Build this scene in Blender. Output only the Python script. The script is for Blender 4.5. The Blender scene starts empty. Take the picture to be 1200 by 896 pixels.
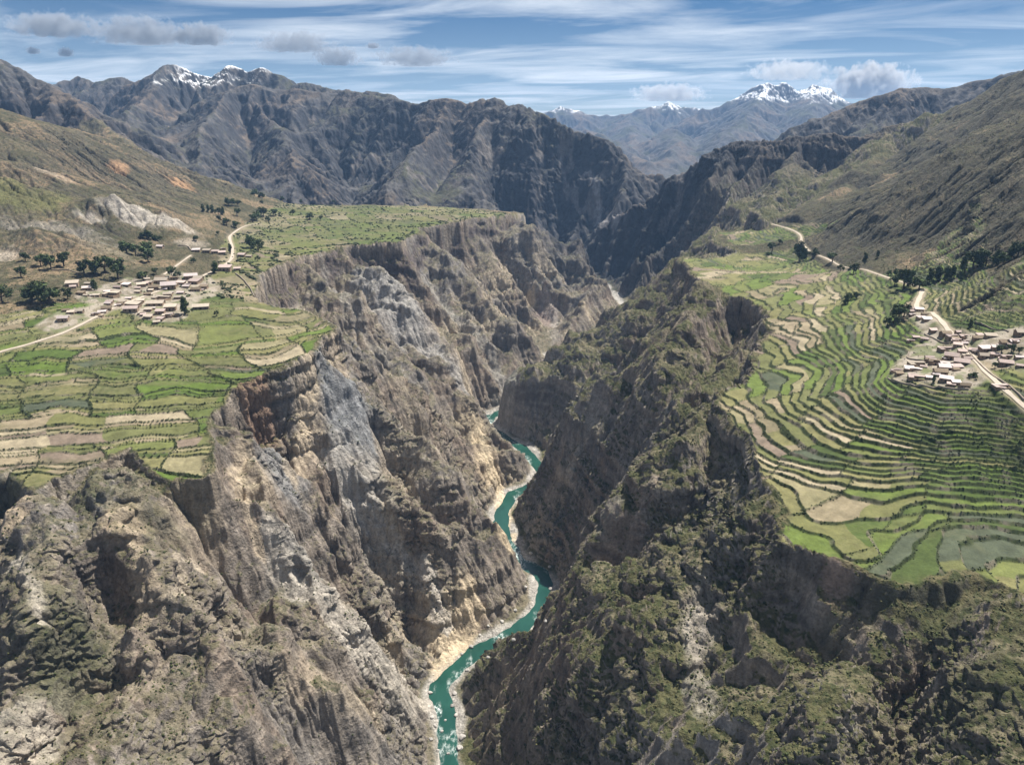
import bpy, bmesh, math, random
import numpy as np
from mathutils import Vector, Matrix

# ------------------------------------------------------------------ camera model
# Lengths below are "survey units"; S turns them into metres when meshes are made.
S = 0.5
FPX = 850.0                        # focal length in pixels of a 1200 px wide frame
PITCH = math.atan((448 - 150) / FPX)
CP, SP = math.cos(PITCH), math.sin(PITCH)
f32 = np.float32

def ray(u, v):
    a, b = (u - 600) / FPX, (448 - v) / FPX
    return np.array([a, CP + b * SP, -SP + b * CP])

def PY(u, v, y):                   # world point on the sight line at northing y
    r = ray(u, v); return r * (y / r[1])

def PZ(u, v, z):                   # world point on the sight line at height z
    r = ray(u, v); return r * (z / r[2])

# ------------------------------------------------------------------ noise
_rng = np.random.RandomState(7)
_perm = np.concatenate([_rng.permutation(256)] * 2).astype(np.int32)
_ang = _rng.rand(256) * 2 * np.pi
_gx, _gy = np.cos(_ang).astype(f32), np.sin(_ang).astype(f32)

def gnoise(x, y, seed=0):
    x = np.asarray(x, dtype=np.float64) + seed * 37.31; y = np.asarray(y, dtype=np.float64) + seed * 91.7
    xi, yi = np.floor(x), np.floor(y)
    xf, yf = (x - xi).astype(f32), (y - yi).astype(f32)
    xi, yi = xi.astype(np.int64).astype(np.int32) & 255, yi.astype(np.int64).astype(np.int32) & 255
    sx = xf * xf * xf * (xf * (xf * 6 - 15) + 10); sy = yf * yf * yf * (yf * (yf * 6 - 15) + 10)
    p0 = _perm[xi]; p1 = _perm[xi + 1]
    h00 = _perm[p0 + yi]; h01 = _perm[p0 + yi + 1]; h10 = _perm[p1 + yi]; h11 = _perm[p1 + yi + 1]
    n00 = _gx[h00] * xf + _gy[h00] * yf
    n10 = _gx[h10] * (xf - 1) + _gy[h10] * yf
    n01 = _gx[h01] * xf + _gy[h01] * (yf - 1)
    n11 = _gx[h11] * (xf - 1) + _gy[h11] * (yf - 1)
    a = n00 + sx * (n10 - n00); b = n01 + sx * (n11 - n01)
    return (a + sy * (b - a)) * f32(1.5)

def fbm(x, y, lam, octs=4, seed=0, gain=0.5):
    o = 0; amp = 1.0
    for k in range(octs):
        o = o + gnoise(x / lam, y / lam, seed + k * 3) * f32(amp); amp *= gain; lam /= 2.03
    return o

def ridged(x, y, lam, octs=4, seed=0, gain=0.5):
    o = 0; amp = 1.0; tot = 0
    for k in range(octs):
        n = 1 - np.abs(gnoise(x / lam, y / lam, seed + k * 5)) * 1.6
        o = o + n * n * f32(amp); tot += amp; amp *= gain; lam /= 2.07
    return o / tot

def sstep(a, b, x):
    t = np.clip((x - a) / (b - a), 0, 1); return t * t * (3 - 2 * t)

def seg_dist(x, y, pts):
    """distance, and interpolated third value, to the nearest point of a polyline"""
    best = np.full(x.shape, 1e9, f32); val = np.zeros(x.shape, f32)
    for a, b in zip(pts[:-1], pts[1:]):
        dx, dy = b[0] - a[0], b[1] - a[1]; L = dx * dx + dy * dy + 1e-9
        t = np.clip(((x - a[0]) * dx + (y - a[1]) * dy) / L, 0, 1)
        d = np.hypot(x - a[0] - t * dx, y - a[1] - t * dy)
        m = d < best
        best = np.where(m, d, best); val = np.where(m, a[2] + t * (b[2] - a[2]), val)
    return best, val

def inside(x, y, poly):
    c = np.zeros(x.shape, bool); n = len(poly); j = n - 1
    for i in range(n):
        xi, yi, xj, yj = poly[i][0], poly[i][1], poly[j][0], poly[j][1]
        if abs(yj - yi) > 1e-9:
            c ^= ((yi > y) != (yj > y)) & (x < (xj - xi) * (y - yi) / (yj - yi) + xi)
        j = i
    return c

# ------------------------------------------------------------------ survey of the place
def zriver(y):
    return np.interp(y, [0, 1070, 2700, 3200, 4450, 6000, 12000], [-1160, -1150, -1085, -1010, -950, -880, -860])

def river_pt(u, v):
    z = -1100.0
    for _ in range(6): z = float(zriver(PZ(u, v, z)[1]))
    return PZ(u, v, z)

RIVER_PX = [(527, 896), (522, 844), (516, 804), (534, 783), (557, 764), (587, 750), (614, 733), (634, 710), (639, 686),
            (631, 668), (607, 656), (592, 633), (587, 616), (589, 597), (601, 578), (627, 568), (637, 554),
            (627, 541), (611, 524), (588, 511), (571, 497), (575, 487), (594, 479), (616, 464), (636, 442), (653, 428), (649, 416),
            (670, 409), (712, 390), (742, 364)]
RIVER = [np.array([-60., -600., -1180.]), np.array([-130., 300., -1170.]), np.array([-118., 800., -1158.])] + [river_pt(u, v) for u, v in RIVER_PX]
RIVER += [np.array(p) for p in [(560., 4640., -935.), (400., 4830., -920.), (300., 5000., -905.), (290., 5180., -900.), (360., 5320., -895.)]]
for p in RIVER: p[2] = zriver(p[1])

# upland control points, thin plate spline
UP = [PZ(u, v, z) for u, v, z in [
    (0, 545, -505), (120, 550, -508), (245, 500, -495), (245, 560, -515), (390, 385, -440), (345, 425, -458), (300, 345, -410),
    (170, 345, -413), (0, 410, -432), (100, 440, -458), (200, 420, -446), (310, 320, -408), (335, 303, -410), (440, 285, -415),
    (540, 258, -425), (610, 250, -435), (540, 243.5, -440), (430, 239.5, -440), (330, 236.5, -430), (270, 270, -410), (220, 300, -402),
    (130, 320, -392), (60, 345, -384), (0, 352, -388)]]
UP += [PY(u, v, y * 1.24) for u, v, y in [
    (0, 300, 1700), (60, 290, 1780), (100, 297, 1850), (0, 245, 2000), (60, 250, 2050), (115, 265, 2080), (130, 238, 2300), (190, 240, 2450),
    (230, 272, 2250), (0, 170, 2500), (60, 192, 2500), (110, 213, 2600), (200, 214, 3000), (0, 129, 2800), (37, 134, 2850), (67, 146, 2900),
    (100, 161, 3000), (134, 171, 3100), (187, 184, 3300), (214, 197, 3400), (248, 207, 3550), (278, 218, 3700), (298, 231, 3900)]]
UP += [PZ(u, v, z) for u, v, z in [  # right bank
    (920, 640, -455), (1060, 650, -452), (1200, 690, -465), (900, 580, -450), (1060, 560, -430), (1200, 570, -430), (840, 460, -430), (960, 440, -400), (1060, 445, -358), (1120, 430, -345), (1200, 475, -352),
    (1060, 340, -335), (960, 400, -385), (900, 380, -397), (830, 330, -394), (930, 320, -385), (800, 300, -398), (900, 285, -395), (870, 270, -405),
    (1200, 300, -230), (1200, 380, -300)]]
UP += [PY(u, v, y * 1.2) for u, v, y in [
    (1200, 140, 1800), (1150, 165, 1850), (1100, 190, 1900), (1050, 222, 1930), (1000, 265, 1970), (960, 294, 2000),
    (1100, 300, 1430), (1000, 310, 1720), (1200, 220, 1480), (1100, 240, 1680), (1140, 330, 1220)]]
UP += [np.array(p, float) * [1.2, 1.2, 1.2] for p in [(-2600, 3900, -250), (-1900, 4400, -400), (-1300, 4600, -420), (-3400, 3000, 60), (-3300, 4300, -350),
    (1300, 2700, -200), (900, 2750, -345), (1800, 3200, -330), (1300, 900, -170), (1500, 600, -200), (900, 450, -380), (700, 250, -420), (2600, 1700, 150), (2600, 800, 0), (2600, 3000, -250),
    (-1200, 800, -400), (-1500, 1200, -300), (-1000, 300, -450), (-2400, 2000, -90), (-2600, 800, -280)]]
UP = np.array(UP); UP = UP * np.where(UP[:, :1] > 0, 1.2, 1.1)      # same sight lines, farther out

def tps_fit(P):
    n = len(P); X = P[:, :2] / 1000
    d2 = ((X[:, None] - X[None]) ** 2).sum(-1); K = d2 * np.log(d2 + 1e-12) * .5
    K += np.eye(n) * 0.0004
    A = np.zeros((n + 3, n + 3)); A[:n, :n] = K; A[:n, n] = 1; A[:n, n + 1:] = X; A[n, :n] = 1; A[n + 1:, :n] = X.T
    return X, np.linalg.solve(A, np.concatenate([P[:, 2], np.zeros(3)]))
_TX, _TW = tps_fit(UP)

def upland(x, y):
    xs, ys = np.asarray(x, float) / 1000, np.asarray(y, float) / 1000
    o = _TW[-3] + _TW[-2] * xs + _TW[-1] * ys
    for i in range(len(_TX)):
        d2 = (xs - _TX[i, 0]) ** 2 + (ys - _TX[i, 1]) ** 2
        o = o + _TW[i] * .5 * d2 * np.log(d2 + 1e-12)
    return o

def up_pt(u, v, z=-350.0):
    for _ in range(12):
        p = PZ(u, v, z); z = .5 * z + .5 * float(upland(p[0], p[1]))
    return PZ(u, v, z)

GULLIES = [[PY(*q) for q in g] for g in (
    [(285, 690, 1010), (275, 760, 960), (280, 840, 940), (290, 900, 930)], [(240, 520, 1180), (245, 580, 1090), (255, 640, 1050), (290, 670, 1040)],
    [(105, 620, 900), (90, 700, 800), (70, 790, 700), (60, 880, 640)], [(470, 470, 1660), (490, 540, 1600), (520, 600, 1590), (560, 640, 1640)],
    [(400, 600, 1330), (440, 680, 1300), (480, 740, 1290), (520, 780, 1280)], [(1080, 700, 680), (1060, 800, 590), (1050, 890, 540)],
    [(450, 310, 2600), (500, 360, 2480), (540, 420, 2500), (570, 450, 2620)], [(540, 275, 3250), (590, 330, 3050), (625, 385, 3050)], [(620, 275, 3900), (660, 330, 3600), (670, 380, 3400)])]
def UPX(*px): return [tuple(up_pt(u, v, -420.)[:2]) for u, v in px]
RIM_L = [(-1250, 100), (-1120, 600)] + UPX((-60, 580), (0, 552), (42, 576), (95, 552), (140, 530),
    (195, 566), (240, 566), (247, 487), (300, 457), (345, 427), (393, 385), (372, 368), (318, 356), (300, 342),
    (308, 322), (335, 303), (400, 290), (470, 284), (497, 266), (540, 259), (612, 251), (616, 249),
    (540, 243.5), (430, 239.5), (330, 236.5)) + [(-2100, 5600), (-3200, 5900), (-7600, 6600)]
RIM_R = [(6000, 5000), (2800, 4400), (1700, 3950)] + UPX((895, 268), (842, 271), (836, 285), (862, 296), (800, 301), (812, 322), (832, 336),
    (872, 352), (905, 372), (902, 392), (880, 425), (838, 462), (862, 500), (880, 545), (905, 580), (915, 640), (1000, 655), (1060, 685), (1130, 668), (1205, 695)) + [(900, 660), (1000, 100), (1060, -300)]
OMEGA = [(-1250, -700)] + list(RIM_L) + [(-7000, 14000), (12000, 14000), (12000, 5000)] + list(RIM_R) + [(1060, -700)]

SPURS = [  # crest lines running down into the gorge, with a flank slope
    ([PY(393, 387, 1640), PY(430, 470, 1600), PY(500, 560, 1600), PY(575, 640, 1660), PY(606, 690, 1640)], 1.15),
    ([PY(250, 500, 1170), PY(300, 620, 1090), PY(380, 720, 1080), PY(485, 815, 1130)], 1.2),
    ([PY(392, 420, 1520), PY(470, 520, 1560), PY(540, 600, 1600), PY(570, 625, 1650)], 1.2),
    ([PY(135, 548, 1010), PY(155, 640, 880), PY(205, 760, 830), PY(300, 896, 790)], 1.3),
    ([PY(30, 590, 900), PY(40, 700, 760), PY(60, 896, 600)], 1.3),
    ([PY(250, 580, 1010), PY(270, 700, 960), PY(350, 830, 950), PY(440, 900, 960)], 1.2),
    ([PY(335, 304, 2400), PY(420, 350, 2400), PY(500, 410, 2450), PY(570, 470, 2600)], 1.0),
    ([PY(497, 268, 3200), PY(560, 340, 3000), PY(610, 400, 3050), PY(640, 425, 3120)], 1.0),
    ([PY(612, 252, 3900), PY(660, 287, 4050), PY(700, 317, 4200), PY(735, 343, 4330)], .95),
    ([PY(400, 292, 2650), PY(470, 340, 2600), PY(560, 430, 2600), PY(590, 460, 2750)], 1.0),
    ([PY(805, 303, 2380), PY(765, 335, 2350), PY(715, 375, 2400), PY(660, 415, 2450), PY(622, 430, 2480) + [0, 0, 25], PY(600, 452, 2540) + [0, 0, 30], PY(590, 482, 2590) + [0, 0, 15]], .95),
    ([PY(832, 338, 1870), PY(790, 400, 1800), PY(730, 470, 1850), PY(665, 540, 2000), PY(640, 560, 2180)], 1.0),
    ([PY(900, 378, 1530), PY(830, 450, 1450), PY(760, 530, 1500), PY(690, 600, 1640), PY(650, 640, 1760)], .95),
    ([PY(840, 463, 1165), PY(790, 540, 1230), PY(720, 620, 1370), PY(660, 690, 1500)], 1.05),
    ([PY(905, 582, 835), PY(850, 630, 910), PY(770, 690, 1060), PY(690, 735, 1200), PY(625, 745, 1360)], 1.05),
    ([PY(915, 642, 722), PY(850, 700, 800), PY(760, 745, 940), PY(640, 800, 1100), PY(570, 815, 1180)], 1.1),
    ([PY(890, 690, 690), PY(850, 770, 720), PY(800, 896, 700)], 1.3),
    ([PY(1060, 690, 660), PY(1010, 780, 600), PY(960, 896, 560)], 1.3),
    ([PY(1190, 700, 640), PY(1170, 800, 560), PY(1120, 896, 510)], 1.3),
    ([PY(760, 750, 920), PY(690, 820, 940), PY(600, 880, 1010)], 1.15),
]
PZs = lambda *q: [PZ(u, v, z) for u, v, z in q]
RIGHT_CRESTS = {
    15: PZs((922, 618, -546), (880, 648, -574), (790, 690, -640), (730, 728, -715), (702, 764, -820), (674, 800, -940), (640, 826, -1060)),
    14: PZs((908, 582, -536), (860, 602, -560), (800, 628, -620), (725, 672, -730), (704, 704, -860), (692, 732, -980), (680, 750, -1070)),
    13: PZs((842, 463, -517), (795, 535, -595), (740, 592, -690), (708, 630, -800), (698, 648, -920), (688, 664, -1050)),
    12: PZs((902, 378, -479), (830, 450, -545), (760, 530, -660), (705, 584, -770), (678, 612, -900), (664, 628, -1030)),
    11: PZs((834, 338, -473), (790, 400, -500), (730, 470, -640), (680, 525, -790), (650, 550, -930), (642, 558, -1040))}
SPURS = [(P, (.8 if P[0][0] > 60 else .98) if k < 1.29 else 1.05) for P, k in SPURS]
SPURS = [([p * (1 + .0 + ((1.2 if p[0] > 60 or i_ > 9 else 1.1) - 1) * (1 - j / (len(P) - 1))) for j, p in enumerate(P)], k) for i_, (P, k) in enumerate(SPURS)]
SPURS = [(RIGHT_CRESTS.get(i_, P), {11: 1.0, 12: 1.1, 13: 1.2, 14: 1.15, 15: .95}.get(i_, k)) for i_, (P, k) in enumerate(SPURS)]
SPURS += [(PZs((990, 655, -550), (985, 700, -578), (975, 770, -640), (955, 850, -720), (930, 896, -775)), .95), (PZs((1130, 672, -555), (1125, 740, -602), (1110, 820, -655), (1090, 896, -710)), .95), (PZs((1050, 684, -556), (1050, 740, -620), (1040, 820, -690)), 1.1)]
def Rg(lst, dy=0): return [PY(u, v, y) for u, v, y in lst]
RIDGES = [  # mountains: crest polylines with a flank slope
    (Rg([(-160, 60, 5600), (0, 69, 6000), (17, 75, 6000), (37, 84, 6000), (57, 92, 5900), (78, 103, 5700), (110, 138, 5300), (147, 168, 4900)]), .62),
    (Rg([(67, 92, 9500), (90, 88, 9600), (110, 94, 9500), (127, 87, 9400), (144, 89, 9300), (161, 94, 9200), (184, 88, 9000), (197, 75, 9000), (214, 79, 9000), (248, 86, 9000), (268, 76, 9000), (288, 81, 9000),
         (308, 77, 9000), (325, 84, 8900), (341, 97, 8800), (375, 97, 8600), (400, 102, 8300), (420, 104, 8000), (460, 112, 7600)]), .6),
    (Rg([(197, 76, 9000), (180, 96, 8300), (150, 130, 7200), (165, 160, 6300)]), .66),
    (Rg([(275, 101, 8000), (246, 132, 7000), (232, 165, 6000), (226, 200, 5300)]), .62),
    (Rg([(290, 103, 8100), (330, 150, 6800), (345, 190, 5900)]), .62),
    (Rg([(275, 101, 8000), (330, 103, 8000), (400, 104, 7900)]), .5),
    (Rg([(400, 103, 7600), (460, 112, 7300), (490, 120, 7200), (510, 113, 7000), (524, 110, 7000), (547, 120, 6900), (564, 112, 6800), (587, 115, 6700), (594, 120, 6600), (607, 117, 6500), (621, 122, 6400),
         (634, 134, 6300), (654, 141, 6200), (684, 152, 6100), (711, 161, 6000), (725, 177, 6000), (748, 187, 6000), (765, 194, 6000), (778, 207, 6000), (800, 225, 6000)]), .78),
    (Rg([(524, 111, 7000), (490, 165, 6200), (470, 200, 5600)]), .7),
    (Rg([(570, 113, 6800), (560, 170, 5900), (580, 215, 5400), (600, 240, 5250)]), .75),
    (Rg([(625, 125, 6400), (650, 190, 5850), (650, 240, 5450), (650, 262, 5330)]), .8),
    (Rg([(700, 158, 6050), (715, 210, 5700), (700, 255, 5450)]), .8),
    (Rg([(1330, 20, 3600), (1200, 77, 4000), (1165, 100, 4100), (1121, 124, 4200), (1078, 141, 4300), (1041, 147, 4400), (1004, 157, 4500), (940, 157, 4600), (897, 161, 4600), (863, 165, 4650), (833, 177, 4670), (810, 187, 4690),
         (800, 198, 4700), (778, 214, 4740), (748, 231, 4790), (735, 248, 4830), (694, 262, 4880), (668, 285, 4950)]), .72),
    (Rg([(1040, 148, 4400), (1000, 215, 3800), (960, 240, 3400), (940, 262, 3700)]), .5),
    (Rg([(897, 162, 4600), (850, 230, 4100), (800, 270, 3700), (760, 310, 3500), (742, 345, 3900)]), .68),
    (Rg([(940, 158, 4600), (920, 215, 4000), (880, 255, 3500), (840, 290, 3600), (790, 318, 3500)]), .6),
    (Rg([(1300, 60, 6000), (1165, 92, 6300), (1131, 94, 6400), (1101, 99, 6500), (1051, 104, 6500), (1028, 109, 6500), (998, 122, 6500), (967, 137, 6500), (944, 152, 6600), (900, 190, 6700)]), .5),
]
FAR = [
    (Rg([(560, 150, 24000), (639, 132, 24000), (650, 125, 24000), (658, 123.5, 24000), (668, 126, 24000), (698, 136, 24000), (735, 131, 24000), (755, 127, 24000), (772, 121, 24000), (785, 119, 24000), (798, 124, 24000), (820, 127, 24000)]), .42),
    (Rg([(820, 128, 21000), (843, 122, 21000), (867, 115, 21000), (880, 107, 21000), (890, 101, 21000), (900, 97, 21000), (910, 100, 21000), (919, 97, 21000), (930, 107, 21000), (940, 101, 21000), (951, 97, 21000), (961, 98, 21000), (977, 110, 21000), (1000, 120, 21000), (1060, 130, 22000)]), .55),
    (Rg([(905, 99, 21000), (880, 130, 18500), (850, 160, 15000)]), .45),
    (Rg([(950, 99, 21000), (955, 140, 17000), (930, 170, 14000)]), .45),
    (Rg([(600, 155, 17000), (690, 150, 17000), (720, 163, 15500), (745, 178, 14000), (775, 200, 12500)]), .45),
    (Rg([(790, 150, 17500), (800, 165, 15500), (780, 185, 13500), (770, 205, 12000)]), .45),
    (Rg([(735, 133, 23500), (745, 160, 19000), (720, 180, 16000)]), .4),
]

def tents(x, y, z, ridges, rnd=20.0, amp=0.0, lam=600.):
    wob = 1 + (fbm(x, y, lam, 3, 41) * amp if amp else 0)
    for pts, k in ridges:
        xs = [p[0] for p in pts]; ys = [p[1] for p in pts]; zs = [p[2] for p in pts]
        for a, b in zip(pts[:-1], pts[1:]):
            reach = (max(a[2], b[2]) + 1200) / k
            m = (x > min(a[0], b[0]) - reach) & (x < max(a[0], b[0]) + reach) & (y > min(a[1], b[1]) - reach) & (y < max(a[1], b[1]) + reach)
            if not m.any(): continue
            X, Y = x[m], y[m]
            dx, dy = b[0] - a[0], b[1] - a[1]; L = dx * dx + dy * dy + 1e-9
            t = np.clip(((X - a[0]) * dx + (Y - a[1]) * dy) / L, 0, 1)
            d = np.hypot(X - a[0] - t * dx, Y - a[1] - t * dy)
            d = np.sqrt(d * d + rnd * rnd) - rnd
            zz = a[2] + t * (b[2] - a[2]) - k * d * (wob[m] if amp else 1)
            z[m] = np.maximum(z[m], zz)
    return z

def macro(x, y):
    """uneroded ground height, plus river distance and rim distance"""
    sh = x.shape; x = x.ravel(); y = y.ravel()
    wx = x + fbm(x, y, 210, 3, 11) * 26; wy = y + fbm(x, y, 210, 3, 12) * 26
    dr, zr = seg_dist(x, y, RIVER)
    ins = inside(wx, wy, OMEGA)
    dl, _ = seg_dist(wx, wy, [(p[0], p[1], 0) for p in RIM_L])
    d2, _ = seg_dist(wx, wy, [(p[0], p[1], 0) for p in RIM_R])
    drim = np.minimum(dl, d2)
    up = upland(x, y)
    up = np.where(y > 6200, np.minimum(up, -430), up)
    z = up.copy()
    drw = np.maximum(dr - 34, 0)
    t = drw / (drw + drim + 1e-3)
    g = np.interp(t, [0, .05, .3, .6, .82, .9, .97, 1], [0, .01, .18, .43, .62, .78, .94, 1])
    gr_ = np.interp(t, [0, .05, .3, .6, .75, .86, .97, 1], [0, .015, .17, .38, .53, .74, .94, 1])
    g = np.where(d2 < dl, gr_ ** 1.02, g ** 1.2)
    upr = np.clip(up, -600, -370)
    zc = zr + (upr - zr) * g
    zc = zc + sstep(.04, .2, t) * (1 - sstep(.8, 1, t)) * (fbm(x, y, 260, 3, 21) * 45)
    z = np.where(ins, zc, up)
    # spurs
    wx2 = x + fbm(x, y, 220, 4, 31) * 34; wy2 = y + fbm(x, y, 220, 4, 32) * 34
    zt = np.full(z.shape, -5000.0)
    tents(wx2, wy2, zt, SPURS, 30.0, .25, 260.)
    zt = np.where(ins, np.minimum(zt, upr + 6), -5000)
    near = sstep(24, 62, dr)
    d = zt - z
    z = z + np.where(d > -30, (np.maximum(d, 0) + 14 * np.exp(-np.abs(d) / 12)) * near, 0) * ins
    for gl in GULLIES:
        dg, _ = seg_dist(wx2, wy2, gl)
        z = z - 70 * np.exp(-(dg / 42) ** 2) * ins * sstep(0, 50, drim)
    z = np.where(ins, np.maximum(z, zr + 2), z)
    # mountains
    wx3 = x + fbm(x, y, 600, 4, 51) * 45; wy3 = y + fbm(x, y, 600, 4, 52) * 45
    zm = np.full(z.shape, -5000.0)
    tents(wx3, wy3, zm, RIDGES, 25.0, .25, 900.)
    z = np.maximum(z, np.where(ins | (y > 4200) | ((x > 1300) & (y > 3000)), zm, -5000))
    zr2 = zr + (drw > 0) * 0
    z = np.where(dr < 40, zr2, np.maximum(z, zr2 + .5))
    sh2 = lambda a: np.asarray(a, f32).reshape(sh)
    return sh2(z), sh2(dr), sh2(np.where(ins, drim, -drim)), sh2(up), sh2(t)

def strata(x, y, z):
    """rock layers: 0 soft .. 1 hard, gently tilted and warped"""
    q = (z + fbm(x, y, 420, 3, 101) * 30 + x * .04 - y * .02)
    n = gnoise(q / 62., q * 0 + .5, 5) + .6 * gnoise(q / 25., q * 0 + .5, 6)
    return sstep(-.05, .25, n)

def erode(z, dx, KT, iters, hard, fixed, smax, m=.45):
    h, w = z.shape; n = h * w
    z = z.astype(np.float64).copy()
    idx = np.arange(n).reshape(h, w)
    offs = [(-1, 0, 1), (1, 0, 1), (0, -1, 1), (0, 1, 1), (-1, -1, 2 ** .5), (-1, 1, 2 ** .5), (1, -1, 2 ** .5), (1, 1, 2 ** .5)]
    border = np.zeros((h, w), bool); border[0] = border[-1] = True; border[:, 0] = border[:, -1] = True
    stop = (fixed | border).ravel()
    A = None
    for it in range(iters):
        zp = np.pad(z, 1, mode='edge')
        best = np.zeros((h, w)); rec = idx.copy(); dist = np.full((h, w), dx)
        mn = np.full((h, w), 1e9)
        
        for oy, ox, dd in offs:
            nb = zp[1 + oy:1 + oy + h, 1 + ox:1 + ox + w]
            s = (z - nb) / (dd * dx) * (1 + 0.55 * _rng.rand(h, w).astype(f32))
            mm = s > best
            best = np.where(mm, s, best); rec = np.where(mm, idx + oy * w + ox, rec); dist = np.where(mm, dd * dx, dist)
            mn = np.minimum(mn, nb)
        pit = (best <= 0).ravel() & ~stop
        rec = rec.ravel(); rec[stop] = np.arange(n)[stop]; dist = dist.ravel()
        zf = z.ravel().copy()
        if it < iters - 1: zf[pit] = np.maximum(zf[pit], mn.ravel()[pit] + .02)
        p = rec.copy(); d = (rec != np.arange(n)).astype(np.int32)
        for _ in range(16):
            d2 = d + d[p]; p2 = p[p]
            if np.array_equal(p2, p): break
            d, p = d2, p2
        order = np.argsort(d.astype(np.uint16), kind='stable'); cnt = np.bincount(d); ends = np.cumsum(cnt); starts = ends - cnt
        A = np.full(n, dx * dx)
        for L in range(len(cnt) - 1, 0, -1):
            i = order[starts[L]:ends[L]]; np.add.at(A, rec[i], A[i])
        sm = (smax(z) if callable(smax) else smax).ravel()
        F = (KT / iters) * np.minimum(A, 4e6) ** m / dist * hard.ravel()
        for L in range(1, len(cnt)):
            i = order[starts[L]:ends[L]]; zr = zf[rec[i]]
            zf[i] = np.minimum((zf[i] + F[i] * zr) / (1 + F[i]), zr + sm[i] * dist[i])
        z = zf.reshape(h, w)
    return z, A.reshape(h, w)

class Grid:
    def __init__(s, x0, x1, y0, y1, d):
        s.x0, s.y0, s.d = x0, y0, d
        s.nx, s.ny = int((x1 - x0) / d) + 1, int((y1 - y0) / d) + 1
        s.x1, s.y1 = x0 + (s.nx - 1) * d, y0 + (s.ny - 1) * d
        s.X, s.Y = np.meshgrid(x0 + np.arange(s.nx) * d, y0 + np.arange(s.ny) * d)
    def lin(s, a, x, y):
        fx = np.clip((x - s.x0) / s.d, 0, s.nx - 1.001); fy = np.clip((y - s.y0) / s.d, 0, s.ny - 1.001)
        i, j = fx.astype(np.int64), fy.astype(np.int64); u, v = (fx - i).astype(f32), (fy - j).astype(f32)
        return (a[j, i] * (1 - u) + a[j, i + 1] * u) * (1 - v) + (a[j + 1, i] * (1 - u) + a[j + 1, i + 1] * u) * v
    def cub(s, a, x, y):
        fx = np.clip((x - s.x0) / s.d, 1, s.nx - 2.001); fy = np.clip((y - s.y0) / s.d, 1, s.ny - 2.001)
        i, j = fx.astype(np.int64), fy.astype(np.int64); u, v = fx - i, fy - j
        def wts(t): return (-.5 * t + t * t - .5 * t ** 3, 1 - 2.5 * t * t + 1.5 * t ** 3, .5 * t + 2 * t * t - 1.5 * t ** 3, -.5 * t * t + .5 * t ** 3)
        wx_, wy_ = wts(u), wts(v); o = 0
        for b in range(4):
            r = 0
            for c in range(4): r = r + a[j + b - 1, i + c - 1] * wx_[c]
            o = o + r * wy_[b]
        return o
    def margin(s, x, y):           # 0 at the edge, 1 well inside
        m = np.minimum(np.minimum(x - s.x0, s.x1 - x), np.minimum(y - s.y0, s.y1 - y))
        return np.clip(m / (s.d * 30), 0, 1)

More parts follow.
